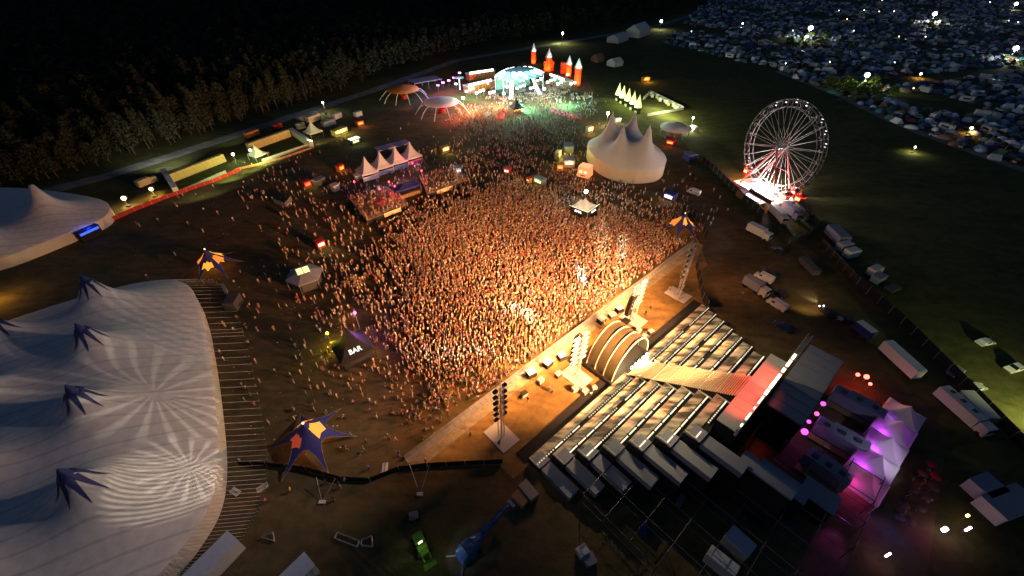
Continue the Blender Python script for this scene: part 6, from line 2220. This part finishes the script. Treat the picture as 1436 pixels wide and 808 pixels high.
SKIN = [(.50, .31, .22), (.42, .25, .17), (.56, .37, .27), (.25, .14, .09)]
TOPS = {'white': (.7, .7, .68), 'black': (.03, .03, .03), 'red': (.45, .04, .03), 'blue': (.05, .10, .35), 'grey': (.28, .28, .28), 'bare skin': (.50, .31, .22), 'yellow': (.6, .42, .05), 'pink': (.6, .25, .3), 'green': (.08, .25, .1), 'beige': (.5, .4, .28)}
LEGS = {'dark': (.03, .035, .05), 'denim': (.08, .11, .2), 'pale': (.4, .37, .32), 'bare': (.48, .30, .21)}
HAIR = [(.05, .03, .02), (.16, .09, .04), (.35, .24, .1), (.02, .02, .02)]
POSES = {'with arms down': dict(al=(.30, 0, .82), ar=(.30, 0, .82), st=.11), 'with one arm raised': dict(al=(.30, .1, .82), ar=(.26, .12, 2.0), st=.13), 'with both arms up': dict(al=(.30, .1, 2.02), ar=(.30, .1, 2.02), st=.14),
         'in mid stride': dict(al=(.28, .26, .92), ar=(.28, -.22, .9), st=.09, walk=.3), 'with arms bent': dict(al=(.2, .38, 1.12), ar=(.2, .38, 1.12), st=.11)}


def skin_person(pose, top, legs, skin, hair):
    """one continuous body grown over a posed skeleton; colour follows skin, clothes and hair"""
    P = POSES[pose]
    wk = P.get('walk', 0)
    V = [(0, 0, .95, .15), (0, 0, 1.18, .15), (0, .01, 1.40, .17), (0, .01, 1.52, .06), (0, .03, 1.62, .105), (0, .03, 1.76, .075)]
    E = [(0, 1), (1, 2), (2, 3), (3, 4), (4, 5)]
    for s, key in ((-1, 'al'), (1, 'ar')):
        hx, hy, hz = P[key]
        sh = len(V)
        V.append((s * .19, 0, 1.42, .065)); E.append((2, sh))
        up = hz > 1.6
        el = (s * (.30 if not up else .36), .02 if not up else .12, 1.14 if not up else 1.62)
        V.append((*el, .05)); E.append((sh, sh + 1))
        V.append((s * hx * 1.05, hy, hz + (.06 if not up else -.02), .036)); E.append((sh + 1, sh + 2))
        V.append((s * hx * 1.07, hy + .04, hz - (.04 if not up else -.08), .034)); E.append((sh + 2, sh + 3))
        k = len(V)
        w = wk * s
        V.append((s * P['st'], 0, .86, .105)); E.append((0, k))
        V.append((s * P['st'] * 1.1, w * .5 + .03, .48, .07)); E.append((k, k + 1))
        V.append((s * P['st'] * 1.15, w, .08, .05)); E.append((k + 1, k + 2))
        V.append((s * P['st'] * 1.25, w + .17, .045, .04)); E.append((k + 2, k + 3))
    me = bpy.data.meshes.new('p')
    me.from_pydata([v[:3] for v in V], E, [])
    o = bpy.data.objects.new('p', me)
    COL.objects.link(o)
    m = o.modifiers.new('s', 'SKIN')
    m.use_smooth_shade = True
    for i, v in enumerate(V):
        sv = me.skin_vertices[0].data[i]
        sv.radius = (v[3], v[3] * (.75 if i in (1, 2) else 1))
        sv.use_root = (i == 0)
    b = o.modifiers.new('b', 'SUBSURF')
    b.levels = b.render_levels = 1
    bpy.context.view_layer.update()
    ev = o.evaluated_get(bpy.context.evaluated_depsgraph_get())
    out = bpy.data.meshes.new_from_object(ev)
    bpy.data.objects.remove(o)
    bpy.data.meshes.remove(me)
    n = len(out.vertices)
    co = np.zeros(n * 3, np.float32)
    out.vertices.foreach_get('co', co)
    co = co.reshape(-1, 3)
    c = np.ones((n, 4), np.float32)
    r = np.hypot(co[:, 0], 0)
    c[:, :3] = TOPS[top]
    c[co[:, 2] < .95, :3] = LEGS[legs]
    arm = (r > .27) & (co[:, 2] > .7)
    if top != 'black':
        c[arm, :3] = skin
    c[(r > .25) & (co[:, 2] > 1.5), :3] = skin
    c[(co[:, 2] > 1.5) & (r < .2), :3] = skin
    c[(co[:, 2] > 1.66) & (r < .16) & ((co[:, 1] < .07) | (co[:, 2] > 1.78)), :3] = hair
    c[co[:, 2] < .1, :3] = (.03, .03, .03)
    a = out.color_attributes.new('Col', 'FLOAT_COLOR', 'POINT')
    a.data.foreach_set('color', c.ravel())
    out.materials.clear()
    out.materials.append(PM)
    out.name = 'person'
    return out


PM = attr_mat('skin_and_clothes')
PMESH = []
tk, lk, pk = list(TOPS), list(LEGS), list(POSES)
for k in range(40):
    t_, l_, p_ = tk[k % 10], lk[(k // 3) % 4], pk[(k * 3 + k // 10) % 5]
    PMESH.append((skin_person(p_, t_, l_, SKIN[k % 4], HAIR[(k // 2) % 4]), t_, l_, p_))
tgt = st(0.3, -4)
LMK = [(at(498, 497), 'near the black bar tent'), (at(444, 624), 'near the orange star canopy'), (at(580, 650), 'at the near barrier end'), (at(690, 565), 'beside the truss tower'), (at(560, 560), 'between bar tent and barrier'), (at(640, 530), 'at the crowd corner'),
       (at(500, 560), 'below the bar tent'), (at(400, 520), 'near the striped tent'), (at(910, 440), 'by the pit lamp tower'), (at(770, 545), 'by the pit subwoofers'), (at(1280, 690), 'in the violet bar garden'), (at(955, 410), 'in the pit near the fence'),
       (at(760, 500), 'at the barrier'), (at(540, 500), 'on the bar side'), (at(600, 600), 'on the floodlit grass')]
NI = 300
for i in range(min(NI, len(CX))):
    k = int(rng.integers(0, 40))
    me, t_, l_, p_ = PMESH[k]
    x, y, z = float(CX[i]), float(CY[i]), float(CZ[i])
    lm = min(LMK, key=lambda q: (q[0].x - x) ** 2 + (q[0].y - y) ** 2)[1]
    o = bpy.data.objects.new('person', me)
    COL.objects.link(o)
    o.location = (x, y, z)
    yaw = math.atan2(tgt.y - y, tgt.x - x) - PI / 2 + float(rng.normal(0, .5 if i > 120 else 1.2))
    o.rotation_euler = (0, 0, yaw)
    s_ = float(rng.uniform(.93, 1.06)) * .84
    o.scale = (s_, s_, s_)
    tw_ = 'bare chested person with' if t_ == 'bare skin' else f'person in {t_} top'
    lw_ = {'dark': 'dark trousers', 'denim': 'jeans', 'pale': 'pale trousers', 'bare': 'shorts'}[l_]
    tag(o, f'{tw_} and {lw_} {p_} {lm}'.replace('with and', 'in'), 'person', 'people of the crowd one can pick out')


# the packed rest of the crowd
def simple_person(armL, armR):
    V, F, T = [], [], []

    def ring(c, rx, ry, n=4):
        b = len(V)
        for q in range(n):
            a = 2 * PI * q / n
            V.append((c[0] + rx * math.cos(a), c[1] + ry * math.sin(a), c[2]))
        return list(range(b, b + n))

    def loft(rings, tgs):
        for (r0, r1), tg in zip(zip(rings, rings[1:]), tgs):
            n = len(r0)
            for q in range(n):
                F.append((r0[q], r0[(q + 1) % n], r1[(q + 1) % n], r1[q]))
                T.append(tg)
    for s in (-1, 1):
        loft([ring((s * .12, 0, .0), .06, .09, 3), ring((s * .1, 0, .9), .1, .11, 3)], ['l'])
    loft([ring((0, 0, .86), .19, .12), ring((0, 0, 1.2), .18, .12), ring((0, 0, 1.46), .23, .13), ring((0, 0, 1.52), .05, .05)], ['t', 't', 't'])
    loft([ring((0, .02, 1.5), .06, .07), ring((0, .02, 1.62), .1, .11)], ['s'])
    loft([ring((0, .02, 1.62), .1, .11), ring((0, .02, 1.74), .09, .1), ring((0, .02, 1.8), .01, .01)], ['h', 'h'])
    for s, h in ((-1, armL), (1, armR)):
        if h > 1.6:
            loft([ring((s * .22, 0, 1.42), .05, .06, 3), ring((s * .27, .1, h), .04, .04, 3)], ['s'])
        else:
            loft([ring((s * .24, .0, 1.42), .05, .06, 3), ring((s * .28, .12, h), .04, .04, 3)], ['s'])
    return np.array(V), np.array(F), T


TPL = [simple_person(.85, .85), simple_person(.9, 2.0), simple_person(2.05, 2.05), simple_person(1.0, 1.0)]
rx_, ry_, rz_ = CX[NI:], CY[NI:], CZ[NI:]
sel = rng.choice(4, len(rx_), p=[.42, .2, .2, .18])
Vs, Fs, Cs, off = [], [], [], 0
tl = np.array([TOPS[t] for t in ['white', 'white', 'white', 'black', 'red', 'red', 'grey', 'bare skin', 'bare skin', 'bare skin', 'pink', 'beige', 'beige', 'white', 'yellow', 'blue']])
ll = np.array(list(LEGS.values()))
sl = np.array(SKIN[:3] * 3 + SKIN[3:])
hl = np.array(HAIR)
for k in range(4):
    m_ = sel == k
    n = int(m_.sum())
    V, F, T = TPL[k]
    yaw = np.arctan2(tgt.y - ry_[m_], tgt.x - rx_[m_]) - PI / 2 + rng.normal(0, .45, n)
    sc = rng.uniform(.90, 1.08, n) * .82
    ca, sa = np.cos(yaw)[:, None], np.sin(yaw)[:, None]
    X = (V[None, :, 0] * ca - V[None, :, 1] * sa) * sc[:, None] + rx_[m_][:, None]
    Y = (V[None, :, 0] * sa + V[None, :, 1] * ca) * sc[:, None] + ry_[m_][:, None]
    Z = V[None, :, 2] * sc[:, None] + rz_[m_][:, None]
    Vs.append(np.stack([X, Y, Z], -1).reshape(-1, 3))
    Fs.append((F[None] + (np.arange(n) * len(V))[:, None, None]).reshape(-1, 4) + off)
    off += n * len(V)
    tagv = [''] * len(V)
    for f, tg in zip(F, T):
        for i in f:
            if not tagv[i]:
                tagv[i] = tg
    tagv = np.array(tagv)
    C = np.zeros((n, len(V), 3))
    pt, pl, ps, ph = tl[rng.integers(0, len(tl), n)], ll[rng.integers(0, len(ll), n)], sl[rng.integers(0, len(sl), n)], hl[rng.integers(0, 4, n)]
    for tg, arr in (('t', pt), ('l', pl), ('s', ps), ('h', ph)):
        C[:, tagv == tg] = arr[:, None, :]
    Cs.append(C.reshape(-1, 3))
cw = bpy.data.objects.new('crowd', quads_mesh('crowd', np.vstack(Vs), np.vstack(Fs), [PM], None, np.vstack(Cs)))
COL.objects.link(cw)
tag(cw, 'packed crowd of thousands facing the canopy stage', kind='stuff')

# trampled cups and paper on the grass
n = 5200
lx, ly = rng.uniform(-100, 60, n), rng.uniform(25, 230, n)
u, v = to_px(lx, ly)
wgt = np.where(inside(lx, ly, DENS[2][0]), .9, np.where(inside(lx, ly, DENS[3][0]), .4, 0))
k = (rng.random(n) < wgt) & ((lx - bp0.x) * nrm_.x + (ly - bp0.y) * nrm_.y > 1)
lx, ly = lx[k], ly[k]
n = len(lx)
a = rng.uniform(0, 6.28, n)
sz = rng.uniform(.07, .2, n)
V = np.zeros((n, 4, 3))
for q in range(4):
    t = a + q * PI / 2
    V[:, q, 0] = lx + np.cos(t) * sz
    V[:, q, 1] = ly + np.sin(t) * sz * .8
    V[:, q, 2] = .03 + rng.uniform(0, .09, n)
lit_ = bpy.data.objects.new('litter', quads_mesh('litter', V.reshape(-1, 3), np.arange(n * 4).reshape(n, 4), [WHITE, PALE, mat('litter_brown', (.3, .22, .12))], rng.integers(0, 3, n)))
COL.objects.link(lit_)
tag(lit_, 'scattered cups and paper on the trodden grass', kind='stuff')

# ------------------------------------------------------------------ the stage light
fl = [(st(-8.8, -7.2, 11.5), at(718, 470), 105000, 100), (st(12.3, -9, 10.8), at(820, 400), 105000, 100), (st(-8.8, -7.2, 11.5), at(650, 535), 60000, 76), (st(12.3, -9, 10.8), at(900, 350), 42000, 70), (st(-27.5, -7.2, 13), at(600, 570), 8500, 110), (st(26.9, -7.0, 13), at(880, 330), 14000, 95), (st(.3, -6.6, 8), at(755, 448), 70000, 92),
      (st(-6, 20.6, 16.5), at(672, 462), 400000, 58), (st(1.8, 20.6, 17), at(745, 418), 400000, 58), (st(9.5, 20.6, 16.5), at(800, 382), 310000, 58), (st(26.9, -4, 14), at(1055, 365), 9000, 95),
      (st(-8.5, -7.4, 13), st(-17, -6, 0), 8000, 112), (st(13.0, -8.6, 12.5), st(20, -5, 0), 15000, 112)]
for p, t, pw_, an in fl:
    light('SPOT', p, (1.0, .42, .15), pw_, None, .6, t, an, 1.0, 'stage_flood')
# white moving heads on the crowd
for t, c, pw_, an in [((640, 492), (1, .95, .8), 260000, 9), ((735, 438), (1, .92, .6), 260000, 11), ((816, 388), (1, .98, .85), 280000, 7), ((872, 352), (1, .98, .75), 260000, 6), ((845, 340), (1, .95, .6), 160000, 7), ((620, 470), (1, .9, .6), 20000, 10)]:
    light('SPOT', st(.3, -5.6, 8.6), c, pw_, None, .2, at(*t, 1.2), an, .7, 'moving_head')
# warm spots added over the steps, by the towers and in open air
for p, t, pw_, an in [(st(-9, -4.2, 14.5), st(-13, 7, 4), 11000, 95), (st(12.3, -6.2, 14.0), st(12, 7, 4), 11000, 95), (st(-2, -2, 17), st(.4, 10, 7), 10000, 60), (st(5, 4, 20), st(10, 13, 8), 11000, 80), (st(-8, 4, 20), st(-8, 13, 8), 11500, 80), (st(-27.5, -4.5, 15), st(-18, 3, 3), 1500, 90), (st(27, -4, 15), st(18, 3, 3), 1800, 90)]:
    light('SPOT', p, (1.0, .73, .36), pw_, None, .3, t, an, 1.0, 'step_light')
light('SPOT', st(-6, 9, 19), (1, .8, .42), 1500, None, .4, st(-1, -3, 5), 46, .9, 'vault_fill')  # added fill for the vault cloth, hung in open air without a lamp
for a_ in (-3.2, 1.6, 4.6):
    light('SPOT', st(a_, 20.6, 17.0), (1, .10, .05), 1900, None, .3, st(a_, 19.2, 12.5), 80, .8, 'red_top_light')
light('SPOT', at(1560, 610, 6), (.92, .95, .36), 18000, None, .4, at(1440, 575), 110, .9, 'meadow_flood')
light('POINT', at(-20, 410, 3), (1, .5, .08), 1200, None, .4)
light('SPOT', at(222, 208, 9), (.9, .92, .85), 15000, None, .3, at(232, 224), 96, 1, 'road_light')
light('SPOT', at(330, 172, 9), (.85, .9, .85), 2500, None, .3, at(315, 197), 80, 1, 'road_light')
light('SPOT', at(275, 252, 6.8), (.9, 1, .5), 1500, None, .3, at(275, 253, 0), 150, .5)
light('SPOT', at(1150, 432, 3.5), (1, .62, .22), 1500, None, .3, at(1115, 402), 120, .9)


# the big tent is swept by patterned projector beams from the truss tower
def gobo(p, t, an, power, col, kind, seed, floor):
    o = light('SPOT', p, col, power, None, .05, t, an, .35, 'pattern_beam')
    d = o.data
    d.use_nodes = True
    nt = d.node_tree
    em = [n for n in nt.nodes if n.type == 'EMISSION'][0]
    tc = nt.nodes.new('ShaderNodeTexCoord')
    sep = nt.nodes.new('ShaderNodeSeparateXYZ')
    nt.links.new(tc.outputs['Normal'], sep.inputs[0])
    dx = nt.nodes.new('ShaderNodeMath'); dx.operation = 'DIVIDE'
    dy = nt.nodes.new('ShaderNodeMath'); dy.operation = 'DIVIDE'
    nt.links.new(sep.outputs[0], dx.inputs[0]); nt.links.new(sep.outputs[2], dx.inputs[1])
    nt.links.new(sep.outputs[1], dy.inputs[0]); nt.links.new(sep.outputs[2], dy.inputs[1])
    cb = nt.nodes.new('ShaderNodeCombineXYZ')
    nt.links.new(dx.outputs[0], cb.inputs[0]); nt.links.new(dy.outputs[0], cb.inputs[1])
    if kind == 'ring':
        wv = nt.nodes.new('ShaderNodeTexWave')
        wv.wave_type = 'RINGS'
        wv.rings_direction = 'SPHERICAL'
        wv.inputs['Scale'].default_value = seed
        wv.inputs['Distortion'].default_value = 0.4
        off = nt.nodes.new('ShaderNodeVectorMath')
        off.operation = 'ADD'
        off.inputs[1].default_value = (0.16, 0.05, 0)
        nt.links.new(cb.outputs[0], off.inputs[0])
        nt.links.new(off.outputs[0], wv.inputs[0])
        src = wv.outputs['Fac']
    else:
        at2 = nt.nodes.new('ShaderNodeMath'); at2.operation = 'ARCTAN2'
        nt.links.new(dy.outputs[0], at2.inputs[0]); nt.links.new(dx.outputs[0], at2.inputs[1])
        mu = nt.nodes.new('ShaderNodeMath'); mu.operation = 'MULTIPLY'
        nt.links.new(at2.outputs[0], mu.inputs[0]); mu.inputs[1].default_value = seed
        sn = nt.nodes.new('ShaderNodeMath'); sn.operation = 'SINE'
        nt.links.new(mu.outputs[0], sn.inputs[0])
        src = sn.outputs[0]
    rp = nt.nodes.new('ShaderNodeMapRange')
    rp.inputs['From Min'].default_value = .1
    rp.inputs['From Max'].default_value = .95
    rp.inputs['To Min'].default_value = floor
    rp.inputs['To Max'].default_value = 1.0
    nt.links.new(src, rp.inputs[0])
    nt.links.new(rp.outputs[0], em.inputs['Strength'])


tp_ = st(-27.5, -7, 19)
light('SPOT', st(-22, -4, 31), (1.0, .78, .68), 36000, None, 1.0, at(150, 610, 8), 80, .9, 'added_tent_wash')  # added wash high in the air, no fixture stands there
gobo(st(-27, -6, 20), at(160, 705, 5), 13, 46000, (1, .9, .66), 'ring', 26.0, 0.0)
gobo(st(-27, -6, 20), at(255, 660, 5), 13, 38000, (1, .92, .7), 'ray', 18.0, 0.0)
gobo(st(-27, -6, 20), at(190, 555, 7), 20, 30000, (1, .9, .7), 'ray', 20.0, 0.0)
gobo(st(-27, -6, 20), at(250, 450, 5), 16, 20000, (.95, .95, .85), 'ring', 14.0, 0.0)
light('SPOT', st(-20, 20, 16), (1, .6, .3), 900, None, .3, at(312, 560, 1), 60, .9, 'added_wall_wash')  # added warm wash for the tent wall, no lamp behind it
light('SPOT', at(330, 340, 16), (1.0, .85, .7), 7000, None, .5, at(70, 345, 3), 44, .9, 'added_marquee_wash')  # free-floating spot added to brighten the marquee
light('SPOT', at(800, 300, 20), (1.0, .82, .66), 7000, None, .5, at(885, 225, 5), 46, .9, 'added_circus_wash')  # free-floating spot added to brighten the circus tent
# narrow slits of light raking the grass by the loader
gobo(at(605, 790, 2.6), at(420, 700), 70, 520, (.75, .85, .25), 'ray', 46.0, 0.0)
gobo(at(605, 790, 2.6), at(560, 800), 80, 90, (.75, .85, .25), 'ray', 40.0, 0.0)
